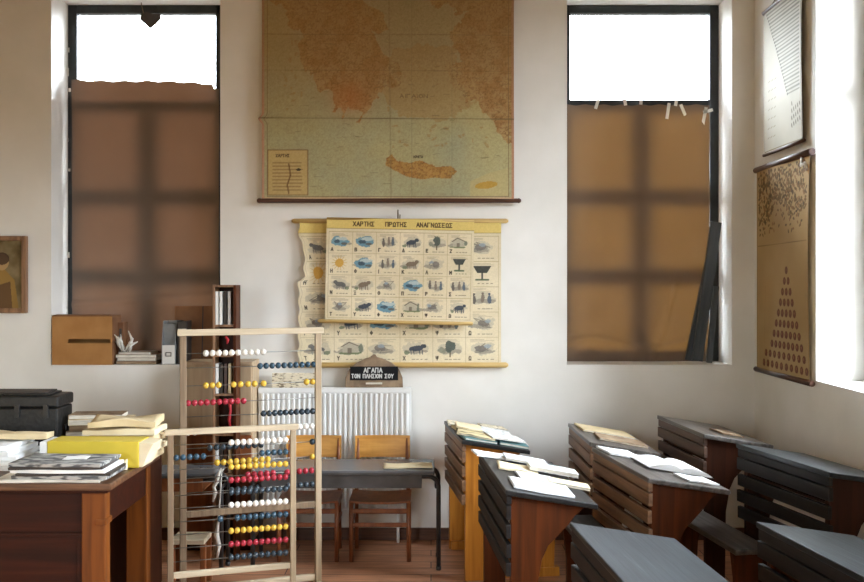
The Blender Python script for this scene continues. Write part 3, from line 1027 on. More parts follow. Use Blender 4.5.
# ------------------------------------------------------------------ framed picture on the left
fx0, fx1, fz0, fz1 = PX(-34, 5.48), PX(27, 5.48), PZ(313, 5.48), PZ(236, 5.48)
c = Canvas(fx1 - fx0 - .05, fz1 - fz0 - .05, .003, (120, 104, 72))
c.a += (c.noise(.06, 12, 3)[..., None] - .5) * 60
Wf, Hf = c.W, c.H
c.poly([(Wf * .3, 0), (Wf * .92, 0), (Wf * .84, Hf * .42), (Wf * .62, Hf * .6), (Wf * .38, Hf * .5)], (150, 118, 62))
c.poly([(Wf * .5, 0), (Wf * .8, 0), (Wf * .76, Hf * .4), (Wf * .55, Hf * .35)], (92, 66, 44), .8)
c.ell(Wf * .6, Hf * .68, Wf * .13, Hf * .12, (176, 144, 98))
c.ell(Wf * .6, Hf * .73, Wf * .14, Hf * .09, (64, 46, 34), .8)
t = thing('framed_picture', 'small sepia picture in a brown frame on the wall, left of the window', 'picture', (fx0, 5.485, fz0))
f = MB()
wd, ht, bw = fx1 - fx0, fz1 - fz0, .03
f.box(0, bw, -.02, .012, 0, ht).box(wd - bw, wd, -.02, .012, 0, ht).box(bw, wd - bw, -.02, .012, 0, bw).box(bw, wd - bw, -.02, .012, ht - bw, ht)
f.build('frame', M['rack'], t, bev=.004)
o = c.mesh('print', None, parent=t); o.location = (.025, -.004, .025)

# ------------------------------------------------------------------ radiator
rx0, rx1, rz0, rz1 = PX(258, 5.39), PX(411, 5.39), .19, PZ(388, 5.39)
t = thing('radiator', 'white ribbed steel panel radiator under the charts', 'radiator', ((rx0 + rx1) / 2, 5.42, 0))
hw = (rx1 - rx0) / 2
pr = []
n = 29
pitch = (2 * hw - .02) / n
xx = -hw + .01
f = MB()
f.box(-hw, hw, -.018, -.004, rz0, rz1)
for k in range(n):
    a = -hw + .01 + k * pitch
    f.prism([(a + pitch * .18, -.018), (a + pitch * .30, -.030), (a + pitch * .70, -.030), (a + pitch * .82, -.018)], rz0 + .03, rz1 - .035, 'z')
f.box(-hw, hw, -.026, -.018, rz1 - .03, rz1).box(-hw, hw, -.026, -.018, rz0, rz0 + .025)
f.build('front_panel', M['radiator'], t, bev=.002)
MB().box(-hw, hw, .030, .040, rz0, rz1 - .005).build('rear_panel', M['radiator'], t, bev=.002)
f = MB().box(-hw, hw, -.004, .03, rz1 - .008, rz1)
for k in range(24):
    a = -hw + .02 + k * (2 * hw - .04) / 23.2
    f.box(a, a + .012, .0, .028, rz1, rz1 + .001)
f.build('top_grille', M['radiator'], t)
MB().box(-hw, -hw + .006, -.004, .03, rz0, rz1 - .008).build('side_cover', M['radiator'], t)
MB().box(hw - .006, hw, -.004, .03, rz0, rz1 - .008).build('side_cover', M['radiator'], t)
MB().tube([(hw - .08, .015, rz0 + .02), (hw - .08, .015, 0)], .009, 8).build('pipe', M['radiator'], t)
MB().box(-hw * .7, -hw * .7 + .03, .035, .076, rz1 - .15, rz1 - .1).box(hw * .7, hw * .7 + .03, .035, .076, rz1 - .15, rz1 - .1).build('wall_bracket', M['radiator'], t)

# plaque standing on the radiator
px0, px1 = PX(345, 5.40), PX(403, 5.40)
zb = rz1 + .001
w2 = (px1 - px0) / 2
t = thing('wooden_plaque', 'round-topped wooden plaque with white Greek lettering on black, standing on the radiator', 'plaque', ((px0 + px1) / 2, 5.414, zb))
H2 = (386 - 353) / 163.0
out = [(-w2, 0), (w2, 0), (w2 * .98, H2 * .3), (w2 * .86, H2 * .55), (w2 * .62, H2 * .74), (w2 * .3, H2 * .87), (w2 * .1, H2 * .92), (.008, H2), (-.008, H2), (-w2 * .1, H2 * .92), (-w2 * .3, H2 * .87), (-w2 * .62, H2 * .74), (-w2 * .86, H2 * .55), (-w2 * .98, H2 * .3)]
MB().prism(out, -.008, .012, 'y').build('board', M['plaque'], t, bev=.003)
c = Canvas(w2 * 1.66, .084, .0011, (18, 18, 20))
c.text('ΑΓΑΠΑ', c.W * .29, .048, .026, .006, (216, 216, 212), 1, .95)
c.text('ΤΟΝ ΠΛΗΣΙΟΝ ΣΟΥ', .010, .014, .023, .0055, (216, 216, 212), 1, .86)
o = c.mesh('name_strip', None, parent=t); o.location = (-w2 * .83, -.010, H2 * .22)
MB().box(-.05, .05, -.016, -.008, H2 * .10, H2 * .15).build('ledge', M['edge_paper'], t, bev=.001)

# long book standing on the radiator
bx0, bx1 = PX(272, 5.40), PX(315, 5.40)
t = thing('book', 'pale printed book resting upright on the left end of the radiator', 'book', ((bx0 + bx1) / 2, 5.41, zb))
bw_ = (bx1 - bx0) / 2
MB().box(-bw_, bw_, -.014, -.011, 0, .088).box(-bw_, bw_, .011, .014, 0, .088).box(-bw_, -bw_ + .003, -.011, .011, 0, .088).build('cover', M['print_page'], t, bev=.001)
MB().box(-bw_ + .004, bw_ - .004, -.0105, .0105, .003, .085).build('pages', M['edge_paper'], t)

# ------------------------------------------------------------------ cupboard behind the abaci
t = thing('cupboard', 'tan wooden cupboard against the back wall behind the abaci, left of the radiator', 'cupboard', (0, 0, 0))
cx0, cx1, cy0, cy1, cz = PX(184, 5.25), -1.062, 5.25, 5.475, PZ(362, 5.25)
MB().box(cx0, cx1, cy0 + .02, cy1, .05, cz - .02).build('body', M['cupboard'], t, bev=.003)
MB().box(cx0 - .005, cx1, cy0, cy1, cz - .02, cz).build('top_board', M['cupboard'], t, bev=.003)
MB().box(cx0 + .01, cx1 - .01, cy0 + .03, cy1, 0, .05).build('plinth', M['dkbrown_panel'], t)
cm = (cx0 + cx1) / 2
for a, b_, s in ((cx0 + .005, cm - .002, 1), (cm + .002, cx1 - .005, -1)):
    MB().box(a, b_, cy0 + .004, cy0 + .02, .70, cz - .03).build('panel', M['cupboard'], t, bev=.003)
    dr = MB().box(a, b_, cy0 + .004, cy0 + .02, .06, .69).build('door', M['chair_frame'], t, bev=.003)
    hx = b_ - .025 if s == 1 else a + .025
    MB().ball((hx, cy0 - .006, .62), .011).build('knob', M['rod_dark'], dr)

# narrow rack in front of the cupboard
t = thing('book_rack', 'tall narrow brown wooden rack with small open compartments, behind the abaci', 'rack', (0, 0, 0))
d = 5.08
ax0, ax1 = PX(212.5, d), PX(236, d)
zt = PZ(285, d)
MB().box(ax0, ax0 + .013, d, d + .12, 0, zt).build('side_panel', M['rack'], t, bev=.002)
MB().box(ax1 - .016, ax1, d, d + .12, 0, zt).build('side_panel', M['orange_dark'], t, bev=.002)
MB().box(ax0 + .013, ax1 - .016, d + .11, d + .12, .02, zt - .013).build('back_panel', M['dkbrown_panel'], t)
MB().box(ax0 + .013, ax1 - .016, d, d + .12, zt - .013, zt).build('top_board', M['rack'], t, bev=.002)
shz = [PZ(327, d), PZ(357, d), PZ(396, d), PZ(436, d), PZ(476, d), PZ(520, d), .02]
for z in shz:
    MB().box(ax0 + .013, ax1 - .016, d + .002, d + .11, z, z + .013).build('shelf', M['rack'], t)
k = 0
names = [('white_card', 'white booklet upright in the top compartment of the rack, leftmost'), ('white_card', 'white booklet upright in the top compartment of the rack, second from left'),
         ('dark_card', 'dark booklet upright between white ones in the top compartment of the rack'), ('grey_paper', 'grey booklet upright at the right of the top compartment of the rack')]
x = ax0 + .016
for nm, lb in names:
    w_ = .017
    e = thing('booklet', lb, 'booklet', (x, d + .006, shz[0] + .0135), group='booklets in the rack')
    MB().box(0, w_ * .9, 0, .004, 0, .19).box(0, .003, .004, .09, 0, .19).box(w_ * .9 - .003, w_ * .9, .004, .09, 0, .19).build('cover', M[nm], e)
    MB().box(.0035, w_ * .9 - .0035, .0045, .085, .003, .186).build('pages', M['edge_paper'], e)
    x += w_ + .0065
for cidx, (zz, hh) in enumerate(((shz[2], .17), (shz[4], .15))):
    x = ax0 + .016
    for q, nm in enumerate(('white_card', 'dark_card', 'rod_dark', 'cream_paper')):
        where = ['middle', 'lower'][cidx]
        col = ['white', 'black', 'brown', 'cream'][q]
        e = thing('booklet', '%s booklet upright in the %s compartment of the rack' % (col, where), 'booklet', (x, d + .008 + .004 * q, zz + .0135), group='booklets in the rack')
        MB().box(0, .016, 0, .004, 0, hh).box(0, .003, .004, .085, 0, hh).box(.013, .016, .004, .085, 0, hh).build('cover', M[nm], e)
        MB().box(.0035, .0125, .0045, .08, .003, hh - .004).build('pages', M['edge_paper'], e)
        x += .0235
# red ribbon hanging on the rack
e = thing('red_ribbon', 'red ribbon hanging in front of the narrow rack', 'ribbon', (PX(230, d), d - .004, PZ(402, d)))
MB().tube([(0, 0, 0), (.004, -.002, -.05), (-.004, -.002, -.10), (.002, 0, -.14)], [.010, .007, .009, .006], 8).build('tail', M['red_ribbon'], e)
MB().ball((0, 0, .005), .016, sx=1.5, sy=.45, sz=1).build('knot', M['red_ribbon'], e)
e = MB().tube([(-.012, 0, .02), (.002, -.001, 0), (-.004, -.001, -.022)], [.006, .009, .004], 8).build('red_tag', M['red_ribbon'], loc=(PX(228, d), d - .006, PZ(340, d)))
tag(e, 'tiny red tag hanging just under the top compartment of the rack', 'tag')

# ------------------------------------------------------------------ things on the left window sill
S = SILL + .001
t = thing('cardboard_box', 'orange tan cardboard box with a dark slot on the left window sill', 'box', (PX(82, 5.49), 5.49, S))
hw = (112 - 52) / F * 5.49 / 2
hh = .30
f = MB().box(-hw, hw, 0, .005, 0, .135).box(-hw, hw, 0, .005, .160, hh).box(-hw, -hw + .10, 0, .005, .135, .160).box(hw - .01, hw, 0, .005, .135, .160)
f.box(-hw, -hw + .005, .005, .16, 0, hh).box(-hw, hw, .155, .16, 0, hh).box(-hw, hw, .005, .155, 0, .005)
f.build('body', M['card'], t)
MB().box(hw - .005, hw, .005, .155, 0, hh).box(hw, hw + .004, .01, .15, 0, hh - .01).build('side', M['card_dk'], t)
MB().box(-hw, hw, .0, .16, hh, hh + .005).box(-hw + .01, hw - .03, .0, .06, hh + .005, hh + .010, Matrix.Rotation(.02, 4, 'X')).build('flap', M['card_dk'], t)
t2 = thing('cardboard_sleeve', 'dark narrow cardboard sleeve just right of the tan cardboard box on the sill', 'cardboard', (PX(120.5, 5.58), 5.58, S))
MB().box(-.018, .018, 0, .08, 0, .26).build('sleeve', M['card_dk'], t2, bev=.002)
MB().box(-.008, .008, -.0015, 0, .04, .22).build('spine_strip', M['dark_card'], t2)

# crumpled white papers
rs = np.random.RandomState(11)
bm = MB()
for k in range(9):
    a = rs.uniform(-.9, .9)
    base = Vector((rs.uniform(-.02, .04), rs.uniform(-.02, .02), .08))
    tip = base + Vector((math.sin(a) * .08, rs.uniform(-.03, .02), abs(math.cos(a)) * rs.uniform(.08, .17)))
    mid = (base + tip) / 2 + Vector((rs.uniform(-.02, .02), -.01, .01))
    bm.tube([base, mid, tip], [.004, .010, .003], 5)
o = bm.build('crumpled_paper', M['strap'], loc=(PX(126, 5.55), 5.535, S))
tag(o, 'crumpled white paper strips sprouting beside the tan cardboard box on the sill', 'paper')


def book_stack_layers(cx, cy, z, specs, group, cat='book'):
    for (w_, l_, h_, rz, mc, mp2, lb, nm, dx, dy) in specs:
        e = thing(nm, lb, cat, (cx + dx, cy + dy, z), rz, group)
        MB().box(-w_ / 2, w_ / 2, -l_ / 2, l_ / 2, 0, .002).box(-w_ / 2, w_ / 2, -l_ / 2, l_ / 2, h_ - .002, h_).box(-w_ / 2, -w_ / 2 + .002, -l_ / 2, l_ / 2, .002, h_ - .002).build('cover', M[mc], e)
        MB().box(-w_ / 2 + .003, w_ / 2 - .002, -l_ / 2 + .002, l_ / 2 - .002, .0022, h_ - .0022).build('pages', M[mp2], e)
        z += h_ + .0005
    return z


sc = PX(138, 5.56)
book_stack_layers(sc, 5.60, S, [
    (.25, .17, .022, .03, 'dark_card', 'brown_paper_edge', 'brown-edged book at the bottom of the small pile on the window sill', 'book', 0, 0),
    (.24, .16, .018, -.05, 'grey_paper', 'edge_paper', 'grey book second from the bottom of the small pile on the window sill', 'book', .005, 0),
    (.25, .16, .020, .05, 'brown_paper_edge', 'edge_paper', 'pinkish book second from the top of the small pile on the window sill', 'book', -.004, 0),
    (.20, .14, .014, -.08, 'grey_paper', 'edge_paper', 'small grey booklet on top of the pile on the window sill', 'book', -.01, 0)], 'books piled on the window sill')

# box file
t = thing('box_file', 'grey magazine file with a white front label on the window sill', 'box file', (PX(168.5, 5.52), 5.52, S))
hw = .043
MB().prism([(0, 0), (.13, 0), (.13, .27), (.03, .27), (0, .12)], -hw, -hw + .004, 'x').prism([(0, 0), (.13, 0), (.13, .27), (.03, .27), (0, .12)], hw - .004, hw, 'x').box(-hw + .004, hw - .004, .126, .13, 0, .27).box(-hw + .004, hw - .004, 0, .156, 0, .004).build('side', M['box_grey'], t)
MB().box(-hw + .004, hw - .004, 0, .004, 0.004, .12).build('front', M['white_card'], t)
f = MB().box(-.018, .018, -.003, 0, .05, .054).box(-.018, .018, -.003, 0, .072, .076).box(-.018, -.014, -.003, 0, .054, .072).box(.014, .018, -.003, 0, .054, .072)
f.build('label_holder', M['dark_card'], t)
f = MB()
f.box(-hw + .006, hw - .006, .02, .12, .006, .25)
f.build('papers', M['box_grey'], t)
# dark binder beside
t = thing('binder', 'dark binder with a pale band standing right of the grey magazine file', 'binder', (PX(182, 5.53), 5.53, S))
MB().box(-.027, .027, 0, .003, 0, .27).box(-.027, -.024, .003, .12, 0, .27).box(.024, .027, .003, .12, 0, .27).build('cover', M['dark_card'], t)
MB().box(-.023, .023, .005, .117, .004, .255).build('pages', M['brown_paper_edge'], t)
MB().box(-.0275, .0275, -.001, 0, .205, .222).build('band', M['edge_paper'], t)
# cardboard panels leaning in the window
t = thing('cardboard_sheet', 'large brown cardboard panel leaning against the left window behind the binder', 'cardboard', (PX(197, 5.67), 5.672, S), rot=(-.08, 0, 0))
MB().box(-.15, .12, 0, .006, 0, .36).build('board', M['card_dk'], t)
MB().box(.028, .034, -.002, 0, 0, .36).build('crease', M['dark_card'], t)

# black planks leaning in the right window
def plank(ax, az, bx, bz, y0, y1, wd, label):
    L = math.hypot(bx - ax, bz - az)
    ang = math.atan2(bx - ax, bz - az)
    o = MB().box(-wd / 2, wd / 2, -.012, .012, 0, L).build('wooden_plank', M['charcoal_plank'], bev=.003, loc=(ax, (y0 + y1) / 2, az), rot=(0, ang, 0))
    return tag(o, label, 'plank', 'planks in the right window')


zz = SILL + .012
plank(PX(697, 5.64), zz, PX(716, 5.64), PZ(222, 5.64), 5.64, 5.64, .068, 'long charcoal plank leaning in the right window, tallest of the three')
plank(PX(689, 5.68), zz, PX(709.5, 5.68), PZ(262, 5.68), 5.68, 5.68, .055, 'charcoal plank leaning in the right window, leftmost of the three at its foot')
plank(PX(709, 5.60), zz - .008, PX(716, 5.60), PZ(286, 5.60), 5.60, 5.60, .035, 'short charcoal plank leaning in the right window, rightmost at its foot')

# ------------------------------------------------------------------ teacher's desk
TY0, TY1, TZ = 3.66, 4.33, .765
TX1 = -1.325
TX0 = -2.55
t = thing('teacher_desk', 'large reddish wooden teacher desk covered in papers at the left', 'desk', ((TX0 + TX1) / 2, (TY0 + TY1) / 2, 0))
ox, oy = t.location.x, t.location.y


def tb(x0, x1, y0, y1, z0, z1): return (x0 - ox, x1 - ox, y0 - oy, y1 - oy, z0, z1)


MB().box(*tb(TX0, TX1, TY0, TY1, TZ - .03, TZ)).build('desktop', M['desk_top'], t, bev=.006)
MB().box(*tb(TX0 + .02, TX1 - .02, TY0 + .02, TY1 - .02, TZ - .045, TZ - .03)).build('moulding', M['desk_red'], t, bev=.004)
pw = .10
for (a, b_) in ((TX0 + .03, TY0 + .035), (TX1 - .035 - pw, TY0 + .035), (TX0 + .03, TY1 - .035 - .06), (TX1 - .035 - pw, TY1 - .035 - .06)):
    MB().box(*tb(a, a + pw, b_, b_ + .06, 0, TZ - .045)).build('leg', M['desk_red_v'], t, bev=.005)
f = MB().box(*tb(TX0 + .13, TX1 - .135, TY0 + .05, TY0 + .065, .09, TZ - .045))
f.build('front_panel', M['desk_red'], t)
f = MB().box(*tb(TX0 + .13, TX1 - .135, TY0 + .042, TY0 + .05, .535, .55)).box(*tb(TX0 + .13, TX1 - .135, TY0 + .042, TY0 + .05, .10, .15))
for k in range(3):
    a = TX0 + .13 + k * .47
    f.box(*tb(a, a + .05, TY0 + .042, TY0 + .05, .15, .535))
f.build('panel_rail', M['desk_red'], t, bev=.002)
for sx in (TX0 + .04, TX1 - .06):
    MB().box(*tb(sx, sx + .02, TY0 + .095, TY1 - .095, TZ - .185, TZ - .045)).build('side_apron', M['desk_red'], t, bev=.003)
    MB().box(*tb(sx, sx + .02, TY0 + .095, TY1 - .095, .10, .15)).build('side_rail', M['desk_red'], t, bev=.003)
MB().box(*tb(TX1 - .075, TX1 - .028, TY0 + .028, TY0 + .10, .585, .61)).build('block', M['desk_red_v'], t, bev=.004)
for k in range(2):
    a = TX0 + .14 + k * .5
    dr = MB().box(*tb(a, a + .46, TY1 - .05, TY1 - .03, TZ - .175, TZ - .055)).build('drawer', M['desk_red'], t, bev=.003)
    MB().ball((a + .23 - ox, TY1 - .02 - oy, TZ - .115), .014).build('knob', M['rod_dark'], dr)
MB().box(*tb(TX0 + .13, TX1 - .135, TY1 - .06, TY1 - .05, TZ - .185, TZ - .045)).build('rear_apron', M['desk_red'], t)
# dark panel added inside to keep the side opening in shade
MB().box(*tb(TX1 - .50, TX1 - .48, TY0 + .07, TY1 - .10, .05, TZ - .045)).build('shade_partition', M['dkbrown_panel'], t)

D0 = TZ + .001


def sheet_obj(name, w_, l_, h_, mt, loc, rz, label, cat, group=None, curl=.0, wav=.003, seed=0, rot=None, parent=None):
    """slab of paper with rounded wavy surface"""
    rs = np.random.RandomState(seed)
    nx, ny = 14, 10
    bm = bmesh.new()
    ph = rs.rand(4) * 6
    top, bot = [], []
    for j in range(ny + 1):
        rt, rb = [], []
        for i in range(nx + 1):
            u, v = i / nx, j / ny
            x = (u - .5) * w_ + rs.uniform(-1, 1) * w_ * .004 * (j in (0, ny))
            y = (v - .5) * l_ + .006 * math.sin(7 * u + ph[2])
            lift = wav * (1 + math.sin(6 * u + ph[0]) * math.sin(5 * v + ph[1])) * .5
            lift += curl * (max(0, u - .6) / .4) ** 2
            rt.append(bm.verts.new((x, y, h_ + lift)))
            rb.append(bm.verts.new((x * .995, y * .995, lift * .35 + (curl * .9 * (max(0, u - .6) / .4) ** 2))))
        top.append(rt); bot.append(rb)
    for j in range(ny):
        for i in range(nx):
            f = bm.faces.new((top[j][i], top[j][i + 1], top[j + 1][i + 1], top[j + 1][i])); f.smooth = True
            bm.faces.new((bot[j][i], bot[j + 1][i], bot[j + 1][i + 1], bot[j][i + 1]))
    for i in range(nx):
        bm.faces.new((top[0][i + 1], top[0][i], bot[0][i], bot[0][i + 1]))
        bm.faces.new((top[ny][i], top[ny][i + 1], bot[ny][i + 1], bot[ny][i]))
    for j in range(ny):
        bm.faces.new((top[j][0], top[j + 1][0], bot[j + 1][0], bot[j][0]))
        bm.faces.new((top[j + 1][nx], top[j][nx], bot[j][nx], bot[j + 1][nx]))
    bmesh.ops.recalc_face_normals(bm, faces=bm.faces)
    me = bpy.data.meshes.new(name)
    bm.to_mesh(me); bm.free()
    me.materials.append(M[mt])
    o = bpy.data.objects.new(name, me)
    COL.objects.link(o)
    if parent:
        o.parent = parent
    o.location = loc
    o.rotation_euler = rot if rot else (0, 0, rz)
    if label: tag(o, label, cat, group)
    return o


# newspapers at the front of the desk
z = D0
specs = [(0.44, .23, .010, 'edge_paper', -1.600, 3.79, .02, 'wide cream paper at the very bottom of the newspaper pile'),
         (0.40, .22, .014, 'news', -1.545, 3.79, -.03, 'grey newspaper just above the cream paper in the front pile'),
         (0.39, .22, .009, 'dark_card', -1.535, 3.79, .04, 'dark folded paper low in the front newspaper pile'),
         (0.40, .22, .013, 'white_card', -1.555, 3.79, -.02, 'white folded newspaper in the middle of the front pile'),
         (0.39, .22, .010, 'dark_card', -1.565, 3.79, .03, 'dark grey magazine second from the top of the front pile'),
         (0.39, .22, .013, 'news', -1.565, 3.79, -.05, 'newspaper lying open side up on top of the front pile')]
for k, (w_, l_, h_, mt, x, y, rz, lb) in enumerate(specs):
    sheet_obj('newspaper', w_, l_, h_, mt, (x, y, z), rz, lb, 'newspaper', 'newspapers piled at the front of the desk', wav=.002, seed=k)
    z += h_ + .0015
sheet_obj('note', .10, .07, .0015, 'white_card', (-1.52, 3.80, z + .0015), .1, 'small white note lying on the top newspaper', 'note', wav=.0005)
sheet_obj('envelope', .34, .16, .008, 'edge_paper', (-2.12, 3.765, D0), .08, 'grey cream paper at the left front corner beside the newspapers', 'paper', wav=.004, seed=21)

# white papers left
z = D0
for k in range(5):
    sheet_obj('paper_sheaf', .46 - .015 * k, .27, .017, 'white_paper', (-2.04 - .01 * k, 4.045 + .004 * k, z), .05 * (k % 3 - 1), ['bottom white paper bundle', 'second white paper bundle from the bottom', 'middle white paper bundle', 'fourth white paper bundle from the bottom', 'topmost white paper bundle'][k] + ' left of the yellow folder', 'papers', 'white papers at the left of the desk', wav=.003, seed=30 + k)
    z += .0205
# yellow folder: a tilted box folder
t = thing('yellow_folder', 'bright yellow box folder lying between the newspapers and the tan envelopes', 'folder', (-1.505, 4.02, D0 + .002), -.03)
MB().box(-.215, .20, -.06, .08, 0, .118).build('body', M['yellow'], t, bev=.004)
MB().box(-.25, -.216, -.058, .078, .002, .114).build('page_edge', M['white_paper'], t, bev=.003)
f = MB().prism([(.2005, .003), (.2005, .115), (.265, .108), (.24, .06), (.225, .02), (.215, .003)], -.055, .075, 'y')
f.build('loose_cover', M['cream_paper'], t, bev=.002)
# tan envelopes, behind and right
z = D0
tn = [(.33, .19, .026, 'tan_paper', -1.465, 4.225, .03, .012, 'thick tan envelope at the bottom behind the yellow folder'),
      (.34, .18, .022, 'cream_paper', -1.455, 4.225, -.04, .012, 'cream packet second from the bottom behind the yellow folder'),
      (.32, .18, .026, 'tan_paper', -1.45, 4.225, .05, .010, 'tan packet in the middle of the pile behind the yellow folder'),
      (.34, .18, .020, 'cream_paper', -1.46, 4.225, -.02, .016, 'cream envelope second from the top behind the yellow folder'),
      (.31, .18, .022, 'tan_paper', -1.45, 4.225, .06, .022, 'rumpled tan envelope on top of the pile behind the yellow folder')]
for k, (w_, l_, h_, mt, x, y, rz, wv, lb) in enumerate(tn):
    sheet_obj('envelope', w_, l_, h_, mt, (x, y, z), rz, lb, 'envelope', 'envelopes piled behind the yellow folder', wav=wv, seed=40 + k)
    z += h_ + wv + .002
sheet_obj('crumpled_paper', .10, .045, .015, 'cream_paper', (-1.40, 3.930, D0), .3, 'cream crumpled paper between the newspapers and the right edge of the desk', 'paper', wav=.03, seed=61)
sheet_obj('envelope', .42, .09, .018, 'tan_paper', (-1.98, 4.115, D0 + .107), .04, 'long tan paper lying across the back of the white papers', 'paper', wav=.018, seed=62)

# black case
t = thing('black_case', 'old black carrying case with latches at the back left of the desk', 'case', (-1.995, 4.30, D0))
MB().box(-.30, .165, .03, .22, 0, .215).build('body', M['black_case'], t, bev=.008)
MB().box(-.305, .17, .025, .225, .219, .275).build('lid', M['black_case'], t, bev=.010)
MB().box(-.10, .12, .04, .2, .2765, .285).build('flap', M['black_case'], t, bev=.003)
MB().box(-.27, .10, .05, .19, .2855, .293).build('top_sheet', M['dark_card'], t, bev=.002)
for x in (-.20, -.04, .10):
    MB().box(x, x + .025, .018, .03, .17, .235).build('latch', M['tube_black'], t, bev=.002)
MB().box(.176, .186, .09, .16, .10, .13).build('handle', M['black_case'], t, bev=.003)

# side table under the case at the desk's back: low cabinet carrying the case
t2 = thing('side_cabinet', 'low dark wooden cabinet standing behind the teacher desk under the black case', 'cabinet', (-2.0, 4.50, 0))
MB().box(-.42, .59, -.14, .14, .03, TZ - .02).build('body', M['dkbrown_panel'], t2, bev=.004)
MB().box(-.43, .60, -.15, .15, TZ - .02, TZ).build('top_board', M['desk_top'], t2, bev=.004)
MB().box(-.40, .54, -.12, .12, 0, .03).build('plinth', M['dkbrown_panel'], t2)

# pile of old books behind the envelopes
z = D0
ob = [(.34, .15, .03, .10, 'brown_paper_edge', 'brown_paper_edge', 'brown old book at the bottom of the pile right of the black case', 'book', 0, 0),
      (.33, .15, .03, .06, 'dark_card', 'brown_paper_edge', 'dark old book second from the bottom of the pile right of the black case', 'book', -.01, 0),
      (.32, .14, .03, .12, 'brown_paper_edge', 'edge_paper', 'worn brown book in the middle of the pile right of the black case', 'book', -.02, 0),
      (.31, .14, .03, .05, 'dark_card', 'brown_paper_edge', 'dark worn book fourth from the bottom of the pile right of the black case', 'book', -.01, 0),
      (.30, .14, .028, .14, 'cream_paper', 'edge_paper', 'cream book second from the top of the pile right of the black case', 'book', -.02, 0),
      (.26, .13, .022, .10, 'brown_paper_edge', 'edge_paper', 'thin brown book on top of the pile right of the black case', 'book', -.04, 0)]
book_stack_layers(-1.64, 4.475, z, ob, 'old books piled right of the black case')

# ------------------------------------------------------------------ abaci
beads = {}


def bead_mesh(col, r):
    key = (col, r)
    if key not in beads:
        bm = bmesh.new()
        bmesh.ops.create_uvsphere(bm, u_segments=16, v_segments=10, radius=r)
        for f in bm.faces: f.smooth = True
        for v in bm.verts: v.co.x *= .92
        me = bpy.data.meshes.new('bead_' + col)
        bm.to_mesh(me); bm.free()
        me.materials.append(M['bead_' + col])
        beads[key] = me
    return beads[key]


def abacus(label, pl, pr, ztop, zmid, zbot, rows, r, pt, dark=False):
    """pl, pr: ground positions of left and right post; rows: (z, colour, [fractions])"""
    pl, pr = Vector((pl[0], pl[1], 0)), Vector((pr[0], pr[1], 0))
    W = (pr - pl).length
    ang = math.atan2(pr.y - pl.y, pr.x - pl.x)
    t = thing('abacus', label, 'abacus', pl, ang)
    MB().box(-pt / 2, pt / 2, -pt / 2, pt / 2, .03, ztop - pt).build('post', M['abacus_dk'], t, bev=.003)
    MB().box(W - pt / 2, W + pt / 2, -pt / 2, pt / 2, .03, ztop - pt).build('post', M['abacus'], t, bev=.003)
    MB().box(-pt / 2 - .012, W + pt / 2 + .012, -pt / 2, pt / 2, ztop - pt, ztop).build('top_rail', M['abacus_h'], t, bev=.003)
    if zmid: MB().box(pt / 2, W - pt / 2, -pt * .4, pt * .4, zmid - pt * .5, zmid + pt * .5).build('middle_rail', M['abacus_dk'], t, bev=.003)
    MB().box(pt / 2, W - pt / 2, -pt * .4, pt * .4, zbot - pt * .5, zbot + pt * .5).build('bottom_rail', M['abacus_h'], t, bev=.003)
    for x in (0, W):
        MB().box(x - pt / 2, x + pt / 2, -.075, .075, 0, .03).build('foot', M['abacus'], t, bev=.003)
    for (z, col, fr) in rows:
        MB().tube([(pt / 2, 0, z), (W * .5, 0, z - .002), (W - pt / 2, 0, z)], .0024, 6).build('wire', M['steel'], t)
        me = bead_mesh(col, r)
        for f_ in fr:
            b = bpy.data.objects.new('bead', me)
            COL.objects.link(b)
            b.parent = t
            b.location = (f_, 0, z - .001)
    return t, W


def seq(x0, n, step): return [x0 + k * step for k in range(n)]


# back abacus
dl, dr_ = 4.44, 4.66
pl = (PX(183, dl), dl); pr = (PX(318, dr_), dr_)
W = math.hypot(pr[0] - pl[0], pr[1] - pl[1])
bpp = W / 135.0      # metres per pixel along the frame
r = .0165
def fx(px): return (px - 183) * bpp
zr = lambda y: PZ(y, 4.58)
rows = [(zr(351.5), 'white', seq(fx(205), 10, 6.3 * bpp)),
        (zr(365.5), 'blue', seq(fx(258.5), 10, 6.1 * bpp)),
        (zr(383), 'yellow', seq(fx(205), 3, 6.2 * bpp) + [fx(232), fx(239), fx(246.5), fx(253), fx(262), fx(306), fx(312.5)]),
        (zr(399.5), 'red', seq(fx(188), 10, 6.0 * bpp)),
        (zr(413), 'dark', seq(fx(262), 10, 5.6 * bpp)),
        (zr(428), 'white', [fx(187.5), fx(194)] + seq(fx(268), 8, 6.2 * bpp)),
        (zr(444), 'dark', seq(fx(209), 9, 6.3 * bpp) + [fx(312)]),
        (zr(459), 'yellow', seq(fx(216), 9, 6.3 * bpp) + [fx(312)]),
        (zr(473), 'red', seq(fx(246), 5, 6.4 * bpp) + seq(fx(286), 5, 6.3 * bpp)),
        (zr(487), 'dark', seq(fx(230), 5, 6.3 * bpp) + seq(fx(287), 5, 6.2 * bpp))]
abacus('taller wooden abacus standing behind the shorter one', pl, pr, zr(331) + .015, PZ(509, 4.55), .05, rows, .0165, .032)
